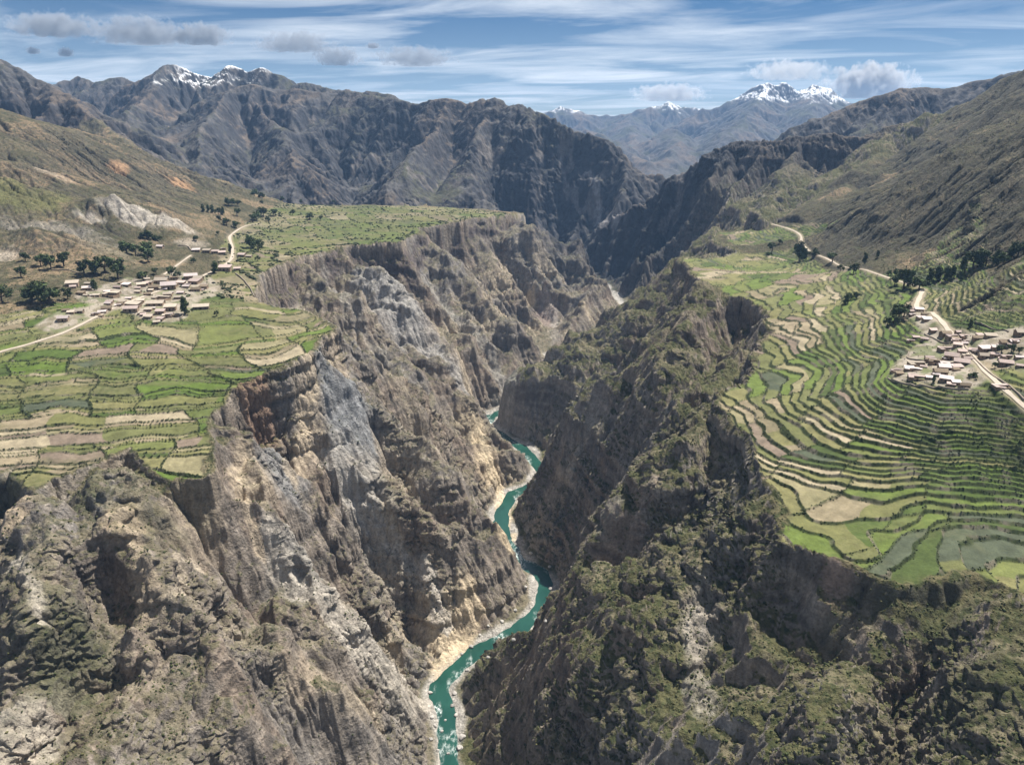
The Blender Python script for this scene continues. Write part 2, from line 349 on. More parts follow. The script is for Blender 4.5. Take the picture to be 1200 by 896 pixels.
BADLANDS = [((128, 255), 110, 120, 62), ((185, 262), 120, 110, 58), ((60, 288), 210, 110, 60), ((95, 272), 80, 60, 38), ((20, 240), 200, 150, 30)]
def build_ground():
    G = {}
    g0 = Grid(-3400, 3700, 150, 5600, 9.0)
    z, dr, drim, up, t = macro(g0.X, g0.Y)
    x, y = g0.X, g0.Y
    def hardness(x, y, drim, up):
        hard = np.where(drim > 0, 1.0, .05); hard = np.where((drim > -60) & (drim <= 0), .25, hard)
        hill = sstep(-420, -340, up) * (drim < -80)
        return np.maximum(hard, hill * np.where(x > 0, .9, 2.0)) * (0.6 + .8 * sstep(-.4, .4, fbm(x, y, 300, 3, 81)))
    far = sstep(2700, 3700, y) * sstep(60, 300, drim)
    wall = sstep(0, 60, drim) * sstep(40, 140, dr) * (1 - .75 * far)
    z = z + (fbm(x, y, 330, 2, 60) * 62 * (1 - .5 * sstep(90, 30, drim)) + fbm(x, y, 150, 3, 61) * 20 + (ridged(x, y, 120, 2, 71) - .5) * 22) * wall + fbm(x, y, 160, 3, 64) * 5 * (drim < 0)
    z = z + (fbm(x, y, 420, 4, 66) * 24 + (x > 0) * (ridged(x, y, 300, 3, 68) - .5) * 30) * sstep(-420, -330, up) * (drim < -100)
    hb = np.zeros(x.shape)
    for (u_, v_), rx, ry, hh in BADLANDS:
        p = up_pt(u_, v_, -380.)
        hb = hb + hh * np.exp(-((x - p[0]) / rx) ** 2 - ((y - p[1]) / ry) ** 2)
    z = z + hb * (1 + .5 * fbm(x, y, 120, 3, 67))
    hd = hardness(x, y, drim, up) * (1 + 5 * far) + np.minimum(hb / 12, 3)
    tough = lambda x, y: np.exp(-(seg_dist(x, y, SPURS[10][0][3:])[0] / 110.) ** 2)
    crest_at = lambda X_: crest if X_.shape == crest.shape else crest_f
    tg0 = tough(x, y); crest = np.full(x.shape, 1e9, f32)
    for P_, k_ in SPURS: crest = np.minimum(crest, seg_dist(x, y, P_)[0])
    crest = np.exp(-(crest / 70.) ** 2)
    hd = hd * (1 - .9 * tg0) * (1 - .7 * crest)
    lim = lambda x, y, zz, drim, tg: 4 * tg + .8 * crest_at(x) + np.where(drim > 0, 1.5 + 3.2 * strata(x, y, zz) + .5 * fbm(x, y, 150, 2, 95), 9.0)
    bed = dr < 37
    z, A = erode(z, 9.0, 0.24, 24, hd, bed, lambda zz: lim(x, y, zz, drim, tg0))
    g = Grid(-3400, 3700, 150, 5600, 4.0)
    x, y = g.X, g.Y
    zc = g0.cub(z, x, y)
    dr, _ = seg_dist(x, y, RIVER); dr = dr.astype(f32)
    drim, up, t = [g0.lin(a, x, y) for a in (drim, up, t)]
    wall = sstep(0, 30, drim) * sstep(30, 80, dr)
    # bedding: ledges and risers along the warped layers
    q = zc + fbm(x, y, 420, 3, 101) * 30 + x * .04 - y * .02 + fbm(x, y, 40, 2, 102) * 5
    th = 58.0; k = np.floor(q / th); fr = q / th - k
    h1 = .5 + .5 * np.sin(k * 12.9898); h1 = h1 - np.floor(h1 * 7.13) * 0
    led = np.where(fr < .55, fr * .45, .2475 + (fr - .55) * 1.672) - fr
    slope = np.hypot(*np.gradient(zc, 4.0))
    zc = zc + led * th * (.35 + .5 * h1) * wall * sstep(.6, 1.4, slope)
    z = zc + (fbm(x, y, 60, 3, 65) * 5 + (ridged(x, y, 45, 3, 75) - .5) * 12) * wall
    zr = zriver(y); z = np.where(dr < 42, zr + np.interp(dr, [0, 15, 20.5, 29, 42], [-6, -3, 0.3, 2.5, 6]), np.maximum(z, zr + 6))
    hd = hardness(x, y, drim, up)
    tg1 = tough(x, y); crest_f = g0.lin(crest, x, y); hd = hd * (1 - .9 * tg1) * (1 - .6 * crest_f)
    z, A = erode(z, 4.0, 0.2, 9, hd, dr < 37, lambda zz: lim(x, y, zz, drim, tg1))
    G['near'] = (g, z.astype(f32), np.log10(A).astype(f32), dr, drim, up, t)
    g = Grid(-7600, 7600, 3900, 12900, 14.0)
    z, dr, drim, up, t = macro(g.X, g.Y)
    x, y = g.X, g.Y
    z = z + (fbm(x, y, 700, 4, 62) * 45 + (ridged(x, y, 520, 3, 72) - .5) * 40) * sstep(60, 400, dr)
    z, A = erode(z, 14.0, 1.7, 26, np.ones_like(z), dr < 40, lambda zz: 1.2 + 1.6 * strata(x, y, zz * .7))
    zb = z.copy()
    for _ in range(3):
        for ax in (0, 1): zb = .5 * zb + .25 * (np.roll(zb, 1, ax) + np.roll(zb, -1, ax))
    zb2 = zb.copy()
    for _ in range(14):
        for ax in (0, 1): zb2 = .5 * zb2 + .25 * (np.roll(zb2, 1, ax) + np.roll(zb2, -1, ax))
    mk = sstep(-.45, .2, fbm(x, y, 1100, 3, 97))
    z = z * mk + (.35 * zb + .65 * zb2) * (1 - mk); z = .75 * z + .25 * zb
    G['mid'] = (g, z, np.log10(A), dr, drim, up, t)
    g = Grid(-6000, 16000, 10500, 30000, 50.0)
    x, y = g.X, g.Y
    z = np.full(x.shape, -900.0)
    wx = x + fbm(x, y, 1500, 4, 53) * 90; wy = y + fbm(x, y, 1500, 4, 54) * 90
    zz = z.ravel(); tents(wx.ravel(), wy.ravel(), zz, FAR, 40., .2, 2500.); z = zz.reshape(x.shape)
    z = z + fbm(x, y, 1200, 4, 63) * 60 + (ridged(x, y, 900, 5, 73) - .6) * 150 * sstep(-900, -500, z)
    z, A = erode(z, 50.0, 0.9, 18, np.ones_like(z), np.zeros(z.shape, bool), np.full(z.shape, 1.3))
    G['far'] = (g, z, np.log10(A))
    return G

ground_cached = build_ground
import time as _t
_t0 = _t.time()
G = ground_cached()
print('ground', round(_t.time() - _t0, 1))
GN, ZN, AN, DRN, DRIMN, UPN, TN = G['near']
GM, ZM, AM = G['mid'][:3]
GF, ZF, AF = G['far'][:3]

def base_height(x, y, cubic=True):
    x = np.asarray(x, float); y = np.asarray(y, float)
    x, y = x + fbm(x, y, 70, 3, 111) * 7, y + fbm(x, y, 70, 3, 112) * 7
    f = (lambda g, a: g.cub(a, x, y)) if cubic else (lambda g, a: g.lin(a, x, y))
    zn, zm, zf = f(GN, ZN), f(GM, ZM), f(GF, ZF)
    wf = np.clip((y - 11000) / 1800, 0, 1)
    z = zm * (1 - wf) + zf * wf
    wn = np.clip(np.minimum(np.minimum(x - GN.x0, GN.x1 - x) / 120, (GN.y1 - 60 - y) / 600), 0, 1)
    # where the near sheet ends off to the sides keep it running on
    zn_ok = np.where(y < GM.y0 + 200, 1.0, wn)
    return zn * zn_ok + z * (1 - zn_ok)

def raycast(pts, hf=None):
    """ground points seen at photo pixels"""
    hf = hf or (lambda x, y: base_height(x, y, False))
    ys = np.exp(np.linspace(math.log(420.), math.log(9000.), 3000)); out = []
    for u, v in pts:
        r = ray(u, v); X = r[0] / r[1] * ys; Z = r[2] / r[1] * ys
        h = hf(X, ys); hit = np.nonzero(Z < h)[0]
        i = hit[0] if len(hit) else len(ys) - 1
        if i > 0 and len(hit):
            a0, a1 = Z[i - 1] - h[i - 1], Z[i] - h[i]; w = a0 / (a0 - a1)
        else: w = 1
        y = ys[i - 1] * (1 - w) + ys[i] * w if i else ys[0]
        out.append(np.array([r[0] / r[1] * y, y, float(hf(np.array([r[0] / r[1] * y]), np.array([y]))[0])]))
    return out
# ------------------------------------------------------------------ ground mesh sampling: finer where the ground rises steeply
def sample_layout(NA=1500, NR=1500, A0=-55.0, A1=55.0, step=6):
    az = np.radians(np.linspace(A0, A1, NA))
    ac = az[::step]; ac = np.append(ac, az[-1])
    r = np.exp(np.linspace(math.log(330.), math.log(29500.), 2600))
    R, Az = np.meshgrid(r, ac)
    z = base_height(R * np.sin(Az), R * np.cos(Az), False)
    e = np.arctan2(z, R)
    mx = np.maximum.accumulate(e, axis=1)
    vis = (e >= mx - 0.004)
    de = np.abs(np.diff(e, axis=1)); vis = vis[:, 1:]
    dl = np.diff(np.log(r))[None, :]
    dens = np.where(vis, de + dl * .012, np.minimum(de * .15, .0006) + dl * .02) + dl * .012
    k = np.exp(-.5 * (np.arange(-9, 10) / 4.) ** 2); k /= k.sum()
    c = np.cumsum(dens, axis=1); c = np.concatenate([np.zeros((len(ac), 1)), c], axis=1)
    c /= c[:, -1:]
    cs = np.pad(c, ((9, 9), (0, 0)), mode='edge')
    c = sum(k[i] * cs[i:i + len(ac)] for i in range(19))
    out = np.empty((len(ac), NR))
    q = np.linspace(0, 1, NR)
    for i in range(len(ac)): out[i] = np.interp(q, c[i], np.log(r))
    pos = np.arange(NA) / step
    i0 = np.clip(pos.astype(int), 0, len(ac) - 2); w = np.clip(pos - i0, 0, 1)[:, None]
    lr = out[i0] * (1 - w) + out[i0 + 1] * w
    R = np.exp(lr)
    return R * np.sin(az)[:, None], R * np.cos(az)[:, None]

def grid_mesh(name, x, y, z, face_mask=None, attrs=None, colors=None, smooth=True):
    """one mesh from a lattice (na, nr); keeps only faces in face_mask"""
    na, nr = x.shape
    idx = np.arange(na * nr).reshape(na, nr)
    q = np.stack([idx[:-1, :-1], idx[1:, :-1], idx[1:, 1:], idx[:-1, 1:]], -1)[:, :, ::-1]
    q = q[face_mask] if face_mask is not None else q.reshape(-1, 4)
    used = np.zeros(na * nr, bool); used[q.ravel()] = True
    remap = np.cumsum(used) - 1; q = remap[q]
    co = np.stack([x.ravel(), y.ravel(), z.ravel()], -1)[used].astype(f32) * S
    me = bpy.data.meshes.new(name)
    me.vertices.add(len(co)); me.vertices.foreach_set('co', co.ravel())
    me.loops.add(len(q) * 4); me.loops.foreach_set('vertex_index', q.ravel().astype(np.int32))
    me.polygons.add(len(q)); me.polygons.foreach_set('loop_start', (np.arange(len(q)) * 4).astype(np.int32))
    me.polygons.foreach_set('loop_total', np.full(len(q), 4, np.int32))
    me.polygons.foreach_set('use_smooth', np.full(len(q), smooth))
    for k, a in (attrs or {}).items():
        at = me.attributes.new(k, 'FLOAT', 'POINT'); at.data.foreach_set('value', a.ravel()[used].astype(f32))
    for k, c in (colors or {}).items():
        at = me.attributes.new(k, 'FLOAT_COLOR', 'POINT')
        cc = np.ones((used.sum(), 4), f32); cc[:, :3] = c.reshape(-1, 3)[used]
        at.data.foreach_set('color', cc.ravel())
    me.update(calc_edges=True)
    return me
# ------------------------------------------------------------------ 3-D noise for breaking up rock faces
def gnoise3(x, y, z, seed=0):
    x = np.asarray(x) + seed * 17.3; y = np.asarray(y) + seed * 5.9; z = np.asarray(z) + seed * 29.1
    fl = [np.floor(a) for a in (x, y, z)]
    fr = [(a - b).astype(f32) for a, b in zip((x, y, z), fl)]
    X, Y, Z = [b.astype(np.int64).astype(np.int32) & 255 for b in fl]
    u = [t * t * t * (t * (t * 6 - 15) + 10) for t in fr]
    def gr(dx, dy, dz):
        h = _perm[_perm[_perm[X + dx] + Y + dy] + Z + dz]
        a, b = _gx[h], _gy[h]; c = _gx[_perm[h]]
        return a * (fr[0] - dx) + b * (fr[1] - dy) + c * (fr[2] - dz)
    L = lambda a, b, t: a + t * (b - a)
    z0 = L(L(gr(0, 0, 0), gr(1, 0, 0), u[0]), L(gr(0, 1, 0), gr(1, 1, 0), u[0]), u[1])
    z1 = L(L(gr(0, 0, 1), gr(1, 0, 1), u[0]), L(gr(0, 1, 1), gr(1, 1, 1), u[0]), u[1])
    return L(z0, z1, u[2]) * f32(1.3)

def hsh(*k):
    h = 0
    for i, a in enumerate(k): h = h + np.asarray(a, dtype=np.float64) * (12.9898, 78.233, 37.719, 94.67)[i]
    s = np.sin(h) * 43758.5453
    return s - np.floor(s)

def soft_inside(x, y, poly, r=12.0):
    """1 inside, fading to 0 within r outside the edge"""
    ins = inside(x, y, poly)
    bx = [p[0] for p in poly]; by = [p[1] for p in poly]
    out = ins.astype(f32)
    m = (~ins) & (x > min(bx) - r) & (x < max(bx) + r) & (y > min(by) - r) & (y < max(by) + r)
    if m.any():
        d, _ = seg_dist(x[m], y[m], [(p[0], p[1], 0) for p in list(poly) + [poly[0]]])
        out[m] = 1 - sstep(0, r, d)
    return out

_hf_up = lambda x, y: GN.lin(UPN, x, y)
def plan(px): return [tuple(p[:2]) for p in raycast(px)]

LEFT_FIELDS = UPX((-140, 575), (0, 549), (42, 571), (95, 548), (140, 527), (196, 560), (238, 561), (243, 487), (299, 454), (344, 424), (388, 386), (368, 370), (316, 358),
    (298, 344), (304, 324), (330, 305), (398, 291), (468, 285), (495, 266.5), (538, 259.5), (608, 251.5), (540, 244.5), (430, 240.5), (332, 238), (285, 262), (258, 292), (262, 318), (190, 338), (120, 352), (0, 368), (-150, 380))
RIGHT_FIELDS = UPX((1330, 700), (1205, 692), (1130, 665), (1060, 682), (1000, 652), (918, 637), (930, 600), (910, 578), (884, 545), (866, 500), (842, 461), (884, 424), (905, 392), (875, 351), (835, 335), (814, 321), (804, 302), (862, 297), (940, 287),
    (975, 318), (1040, 322), (1080, 305), (1140, 268), (1200, 238), (1330, 200))
FAR_SHELF = UPX((842, 272), (895, 269), (940, 262), (980, 262), (930, 280), (860, 286))
L_VILLAGE = UPX((45, 380), (70, 366), (110, 360), (88, 345), (150, 325), (180, 332), (205, 318), (245, 325), (262, 342), (232, 350), (215, 372), (200, 378), (170, 372), (140, 362), (100, 376), (70, 388))
R_VILLAGE = UPX((1052, 445), (1048, 430), (1075, 405), (1095, 402), (1065, 365), (1085, 362), (1110, 385), (1150, 395), (1200, 388), (1330, 380), (1330, 440), (1200, 432), (1140, 415), (1150, 445), (1130, 455))
LEFT_ROAD = [(-60, 430), (0, 412), (30, 405), (60, 395), (90, 383), (118, 369), (150, 354), (185, 342), (215, 333), (240, 322), (258, 314), (271, 304), (272, 290), (270, 276), (285, 266), (305, 262)]
SIDE_ROAD = [(192, 322), (208, 311), (224, 299)]
RIGHT_ROAD = [(1250, 512), (1200, 475), (1170, 449), (1145, 425), (1128, 405), (1112, 388), (1102, 374), (1092, 366)]
RIGHT_ROAD2 = [(1079, 366), (1074, 358), (1078, 348), (1082, 338)]
UPPER_ROAD = [(1075, 336), (1060, 331), (1030, 322), (1000, 313), (975, 306), (952, 298), (940, 286), (938, 275), (925, 268), (905, 263)]

GREENS = np.array([(.088, .128, .026), (.105, .14, .034), (.068, .10, .024), (.13, .145, .048), (.058, .08, .024), (.10, .12, .038), (.135, .14, .058), (.07, .082, .052)])
TANS = np.array([(.25, .205, .135), (.29, .245, .165), (.20, .165, .105), (.22, .195, .11), (.18, .14, .105)])
OLIVES = np.array([(.14, .14, .055), (.17, .16, .07), (.12, .125, .05)])

def mix(c, d, w):
    w = np.asarray(w)[..., None]; return c * (1 - w) + np.asarray(d, f32) * w

def nrm(x, y, z):
    """normals of a lattice"""
    P = np.stack([x, y, z], -1)
    a = np.gradient(P, axis=0); b = np.gradient(P, axis=1)
    n = np.cross(b, a); n /= np.linalg.norm(n, axis=-1, keepdims=True) + 1e-12
    n *= np.sign(n[..., 2:3] + 1e-12)
    return n

def field_pattern(x, y, left):
    """terraces: step height to add, band id, parcel id, wall mask, hedge mask"""
    up = GN.cub(UPN, x, y)
    gx = (GN.lin(UPN, x + 25, y) - GN.lin(UPN, x - 25, y)) / 50; gy = (GN.lin(UPN, x, y + 25) - GN.lin(UPN, x, y - 25)) / 50
    sl = np.hypot(gx, gy) + 1e-4
    if left:
        up = up + fbm(x, y, 300, 2, 121) * 10 + fbm(x, y, 90, 2, 122) * 1.4 - .035 * y * 0
        up = up + np.where(y > 1900, 38 + (y - 1900) * .085, y * .02)
        step = 5.2
    else:
        up = up + fbm(x, y, 200, 2, 123) * 7 + fbm(x, y, 70, 2, 124) * 2
        step = 6.0
    return up, sl, step

def ground_lattice():
    x, y = sample_layout(NA, NR)
    z = base_height(x, y)
    near = (y < 5300) & (x > -3400) & (x < 3700)
    dr, _ = GN.lin(DRN, x, y), 0
    drim = np.where(near, GN.lin(DRIMN, x, y), 500.)
    lift = GN.lin(UPN, x, y)
    n0 = nrm(x, y, z); slope0 = np.sqrt(1 - n0[..., 2] ** 2) / np.maximum(n0[..., 2], .05)
    A = np.where(near, GN.lin(AN, x, y), 3.)
    dist = np.hypot(x, y)
    # ---- fields
    F = {}
    fm = np.zeros(x.shape, f32); is_l = x < 0
    m = near & (y < 5000)
    for poly in (LEFT_FIELDS, RIGHT_FIELDS, FAR_SHELF):
        fm[m] = np.maximum(fm[m], soft_inside(x[m] + fbm(x[m], y[m], 75, 3, 195) * 17, y[m] + fbm(x[m], y[m], 75, 3, 196) * 17, poly, 10.))
    fm *= (1 - sstep(.55, .95, slope0 - .4 * (x > 650))) * np.where(m, 1 - sstep(-4, 3, drim), 1)
    vl = np.zeros(x.shape, f32)
    for poly in (L_VILLAGE, R_VILLAGE): vl[m] = np.maximum(vl[m], soft_inside(x[m], y[m], poly, 14.))
    road = np.full(x.shape, 1e6, f32); roadz = np.zeros(x.shape, f32)
    for px in ROADS_PX:
        p3 = road_line(px)
        mm = m & (x > min(p[0] for p in p3) - 60) & (x < max(p[0] for p in p3) + 60) & (y > min(p[1] for p in p3) - 60) & (y < max(p[1] for p in p3) + 60)
        d, zv = seg_dist(x[mm], y[mm], p3)
        better = d < road[mm]
        road[mm] = np.where(better, d, road[mm]); roadz[mm] = np.where(better, zv, roadz[mm])
    F['field'] = fm
    f = fm > .02
    xf, yf = x[f], y[f]; lf = xf < 0
    cl, sl, _ = field_pattern(xf, yf, True); cr, _, _ = field_pattern(xf, yf, False)
    c = np.where(lf, cl, cr); step = np.where(lf, 3.9, 4.8); c = c + lf * .42 * step * np.sin(c / step * 2.1 + 1.3)
    # right bank: steep parts are tightly stepped, flats keep broad parcels
    q = c / step; band = np.floor(q); fr = q - band
    gsl = np.where(lf, np.maximum(sl, .05), np.maximum(sl, .09))
    wr = np.clip(np.where(lf, 3.4, 4.6) * gsl / step, .12, .44)          # share of the band taken by the wall
    ramp = sstep(1 - wr, 1, fr)
    # level treads on real slopes
    amp = sstep(.03, .1, sl)
    dz = (step * (band + ramp) - c) * amp * np.where(dist[f] < 3200, 1, .3)
    L = np.where(lf, 115., 95.)
    wob = fbm(xf, yf, 150, 2, 131) * 34
    xr = np.where(lf, xf * .86 + yf * .5, xf * .5 - yf * .8) + wob
    grp = np.floor(band / np.where(lf, 5, 4))
    pos = xr / L + hsh(grp, lf * 1.0) * 1.0
    seg = np.floor(pos); fs = pos - seg
    edge = np.minimum(fs, 1 - fs) * L
    pid = hsh(band, seg, lf * 3.); pid2 = hsh(band + 17, seg, 5.); pg = hsh(grp, seg, 9.)
    wall = sstep(1 - wr - .04, 1 - wr + .03, fr) * amp + (1 - amp) * sstep(1 - wr * .55, 1 - wr * .45, fr)
    hedge = (1 - sstep(1.6, 3.2, edge)) * (hsh(grp, seg, 2.) > .25)
    lush = np.clip(.46 + .35 * fbm(xf, yf, 420, 2, 141) + np.where(lf, .02, .16), 0, 1)
    green = GREENS[(pid2 * 7.99).astype(int)]; tan = TANS[(pid2 * 4.99).astype(int)]; ol = OLIVES[(pid2 * 2.99).astype(int)]
    k = .45 * pid + .55 * pg
    colf = np.where((k < lush * .85)[:, None], green, np.where((k < lush * .85 + .2)[:, None], ol, tan))
    far_dry = sstep(2300, 3300, yf) * lf
    colf = mix(colf, np.array([.105, .108, .045]), .42 * far_dry) * np.where(lf, .86, .9)[:, None]
    colf = colf * (1 + .22 * fbm(xf, yf, 26, 2, 142) + .12 * fbm(xf, yf, 6, 2, 143))[:, None]
    rows = np.sin((xr + c * 3) / 2.6) * (pid > .5); colf = colf * (1 + .05 * rows)[:, None]
    brush = np.array([.03, .04, .015]); stone = np.array([.13, .115, .085])
    wcol = brush * (1 + .5 * fbm(xf, yf, 9, 2, 144))[:, None]
    wcol = mix(wcol, stone, sstep(.1, .5, fbm(xf, yf, 40, 2, 145)))
    colf = mix(colf, wcol, np.clip(wall, 0, 1) * .95)
    colf = mix(colf, brush, hedge * sstep(-.45, -.1, fbm(xf, yf, 14, 2, 146)) * np.where(lf, 1, .7))
    # rough fallow strips between the parcels
    fal = sstep(.18, .42, fbm(xf, yf, 170, 3, 147)) * np.where(lf, .5, .22)
    rough = mix(np.array([.11, .105, .05]) * np.ones_like(colf), np.array([.05, .06, .022]), sstep(-.1, .4, fbm(xf, yf, 16, 3, 148)))
    colf = mix(colf, rough, fal * (1 - wall * .6))
    bump = hedge * 1.8 + np.clip(wall, 0, 1) * sstep(0, .5, fbm(xf, yf, 7, 2, 149)) * 1.2
    flat = (1 - vl[f] * .85) * sstep(6, 18, road[f])
    z[f] += (dz + bump) * np.minimum(fm[f] * 1.2, 1) * flat
    # ---- roads and village yards sit level
    w = 1 - sstep(7, 22, road)
    z = z * (1 - w) + roadz * w
    scr = np.zeros(x.shape, f32); scol = np.zeros(x.shape + (3,), f32)
    for px, wd, col, amt in SCREE:
        P_ = [(*p[:2], 0) for p in raycast(px)]
        bx = [p[0] for p in P_]; by = [p[1] for p in P_]
        mm = (x > min(bx) - 120) & (x < max(bx) + 120) & (y > min(by) - 120) & (y < max(by) + 120)
        dd, _ = seg_dist(x[mm] + fbm(x[mm], y[mm], 60, 3, 198) * wd * .6, y[mm] + fbm(x[mm], y[mm], 60, 3, 199) * wd * .6, P_)
        w_ = (1 - sstep(wd * .4, wd * .9, dd)) * amt
        up_ = w_ > scr[mm]
        scr[mm] = np.maximum(scr[mm], w_); t_ = scol[mm]; t_[up_] = col; scol[mm] = t_
    # ---- rock faces: push the surface about along its normal
    rock = sstep(.75, 1.7, slope0 + .35 * fbm(x, y, 200, 2, 191)) * (1 - fm) * sstep(30, 60, np.where(near, dr, 200))
    mk = (rock > .02) & (dist < 7500)
    X, Y, Z = x[mk], y[mk], z[mk]
    # the layers dip with the warp used for the strata
    q = Z + fbm(X, Y, 420, 3, 101) * 30 + X * .10 - Y * .04
    sc_ = np.clip(dist[mk] / 1600, .8, 3.0)
    d = gnoise3(X / 70, Y / 70, q / 30, 1) * 5
    d += (1 - np.abs(gnoise3(X / 34, Y / 34, q / 46, 2)) * 2.2) * 4.2
    d += (1 - np.abs(gnoise3(X / 15, Y / 15, q / 9, 3)) * 2.2) * 3.6
    d += (1 - np.abs(gnoise3(X / 7, Y / 7, q / 6, 4)) * 2.4) * 2.0 * (dist[mk] < 3000)
    d += gnoise3(X / 3.2, Y / 3.2, q / 2.5, 8) * .9 * (dist[mk] < 1700)
    lg = sstep(1.7, 2.8, slope0[mk]) * sstep(-.2, .3, fbm(X, Y, 260, 2, 207)) * .7
    d2_ = sstep(-.05, .18, gnoise(q / 30., X / 700., 205)) * 8 + sstep(-.02, .14, gnoise(q / 11., X / 300., 206)) * 3.2
    d *= (.1 + .9 * sstep(-.05, .32, fbm(X, Y, 190, 2, 190))) * (1 - .85 * scr[mk])
    d = d + d2_ * lg
    d *= rock[mk] * np.where(dist[mk] > 4000, 1.6, 1)
    nn = n0[mk]
    nn = nn * np.array([1, 1, .45])
    x[mk] += nn[:, 0] * d; y[mk] += nn[:, 1] * d; z[mk] += nn[:, 2] * d
    fk = (y > 4300) & (dist < 12000)
    z[fk] += ((ridged(x[fk], y[fk], 190, 3, 202) - .5) * 34 + (ridged(x[fk], y[fk], 70, 2, 203) - .5) * 13) * sstep(.25, .8, slope0[fk] + .4 * fbm(x[fk], y[fk], 700, 2, 204))
    # rough ground elsewhere
    ru = (1 - fm) * (1 - vl) * sstep(24, 60, np.where(near, dr, 200)) * sstep(10, 30, road)
    z += (fbm(x, y, 22, 3, 151) * 1.3 + fbm(x, y, 5, 2, 152) * .5) * ru * np.clip(dist / 1500, .8, 2.2)
    n1 = nrm(x, y, z); nz = n1[..., 2]; slope = np.sqrt(np.maximum(1 - nz ** 2, 0)) / np.maximum(nz, .05)
    # ---------------------------------------------------------------- colours
    q = z + fbm(x, y, 420, 3, 101) * 30 + x * .10 - y * .04
    big = fbm(x, y, 380, 3, 161); med = fbm(x, y, 90, 3, 162); fine = fbm(x, y, 14, 3, 163); grit = fbm(x, y, 4.5, 2, 164)
    bandn = gnoise(q / 30., x / 700., 205) + .6 * gnoise(q / 11., x / 300., 206)
    streak = .5 * gnoise3(x / 9, y / 9, z / 70, 7) + .6 * gnoise3(x / 26, y / 26, z / 60, 9)
    left = sstep(-40, 40, river_side(x, y))          # 1 on the left bank
    c = np.ones(x.shape + (3,), f32) * np.array([.195, .166, .138], f32)
    c = mix(c, (.20, .185, .17), sstep(-.1, .45, big) * .8)
    c = mix(c, (.205, .148, .105), sstep(.05, .5, med - big * .4) * .42)
    c = mix(c, (.085, .075, .066), sstep(.0, .6, -bandn) * .6)
    c = mix(c, (.30, .255, .205), sstep(.15, .7, bandn) * .45)
    c = c * (1 + .30 * streak + .18 * fine + .16 * grit)[..., None]
    # pale beds and slips, stronger at the foot of the left wall
    hgt = z - zriver(y)
    pale = sstep(.12, .42, fbm(x, y, 210, 3, 167) + .10 * left - .12) * sstep(.5, 1.0, slope) * (.35 + .65 * left)
    pale = pale * (1 - .55 * sstep(150, 420, hgt)) * near
    c = mix(c, np.array([.43, .355, .255]) * (1 + .25 * fine + .3 * streak)[..., None], np.clip(pale * .62, 0, 1))
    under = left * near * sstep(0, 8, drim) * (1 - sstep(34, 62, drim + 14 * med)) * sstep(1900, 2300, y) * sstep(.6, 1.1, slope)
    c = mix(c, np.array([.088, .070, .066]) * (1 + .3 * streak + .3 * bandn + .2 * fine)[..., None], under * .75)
    # scree chutes down the drainage lines
    chute = sstep(3.1, 3.9, A + .35 * med) * sstep(.45, .8, slope0) * (1 - sstep(1.25, 1.9, slope0)) * (drim > 10) * near
    c = mix(c, np.array([.27, .245, .21]) * (1 + .2 * grit)[..., None], chute * .5 * (.4 + .6 * left))
    # scrub and grass on the gentler slopes
    gs = 1 - sstep(.72 , 1.28, slope - .12 * left + .28 * fine + .22 * med - .45 * (1 - left))
    dry = np.array([.150, .130, .083]); olive = np.array([.086, .083, .040]); dark = np.array([.036, .044, .017])
    veg = mix(dry * np.ones_like(c), olive, sstep(-.3, .3, med + .45 * (1 - left) - .25))
    bush = sstep(.12, .34, fbm(x, y, 11, 2, 171) + .25 * fbm(x, y, 120, 2, 172) + .10 * (1 - left) - .08)
    veg = mix(veg, dark, bush * .8)
    veg = veg * (1 + .2 * grit)[..., None]
    c = mix(c, veg, gs * (.72 + .28 * (1 - left)))
    # bushes hold on in gullies and on ledges
    gul = sstep(2.9, 3.6, A) * sstep(.0, .35, fbm(x, y, 30, 3, 173) + .1) * (1 - sstep(1.5, 2.4, slope0)) * near
    c = mix(c, dark * (1 + .6 * grit)[..., None], gul * .6 * (drim > 5))
    # upper hills: brown grass, thin soil
    hills = near * sstep(8, 40, -drim) * (1 - fm)
    hc = mix(np.array([.112, .093, .056]) * np.ones_like(c), (.068, .06, .034), sstep(-.25, .35, fbm(x, y, 160, 4, 174) + .35 * (x > 0)))
    hc = mix(hc, (.19, .14, .085), sstep(.15, .5, fbm(x, y, 300, 3, 175) - .25 * (x > 0)))
    hc = mix(hc, (.04, .048, .02), sstep(.1, .35, fbm(x, y, 17, 3, 176)) * .65)
    hc = mix(hc, (.075, .068, .055), sstep(.5, .9, slope) * .6)
    hl = z + fbm(x, y, 150, 3, 193) * 14; hb_ = np.abs(np.mod(hl / 13., 1) - .5) * 2
    ledge = sstep(.72, .95, hb_) * sstep(0., .35, fbm(x, y, 260, 3, 194)) 
    hc = mix(hc, (.05, .048, .03), ledge * .75)
    hc = hc * (1 + .2 * fine + .18 * grit)[..., None]
    c = mix(c, hc, hills)
    # far mountains: distance haze partly put into the cool, dark rock tints
    fmnt = sstep(3900, 4600, y) * np.where(near, (drim > 200), 1)
    mc = np.array([.088, .084, .082]) * np.ones_like(c)
    f1 = fbm(x, y, 900, 4, 181); f2 = fbm(x, y, 220, 3, 182); f3 = fbm(x, y, 60, 3, 183)
    mc = mix(mc, (.135, .105, .08), sstep(.0, .6, f1) * .8)
    mc = mix(mc, (.065, .066, .034), sstep(.0, .5, -f1 + .3 * f2) * .7 * (1 - sstep(.7, 1.1, slope)))
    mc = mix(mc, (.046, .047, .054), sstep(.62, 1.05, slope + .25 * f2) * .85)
    mc = mix(mc, (.23, .20, .175), sstep(.35, .7, f2 - .4 * f1 + .2 * f3) * sstep(.6, .9, slope) * .5)
    mc = mc * (1 + .25 * f3 + .12 * fine)[..., None]
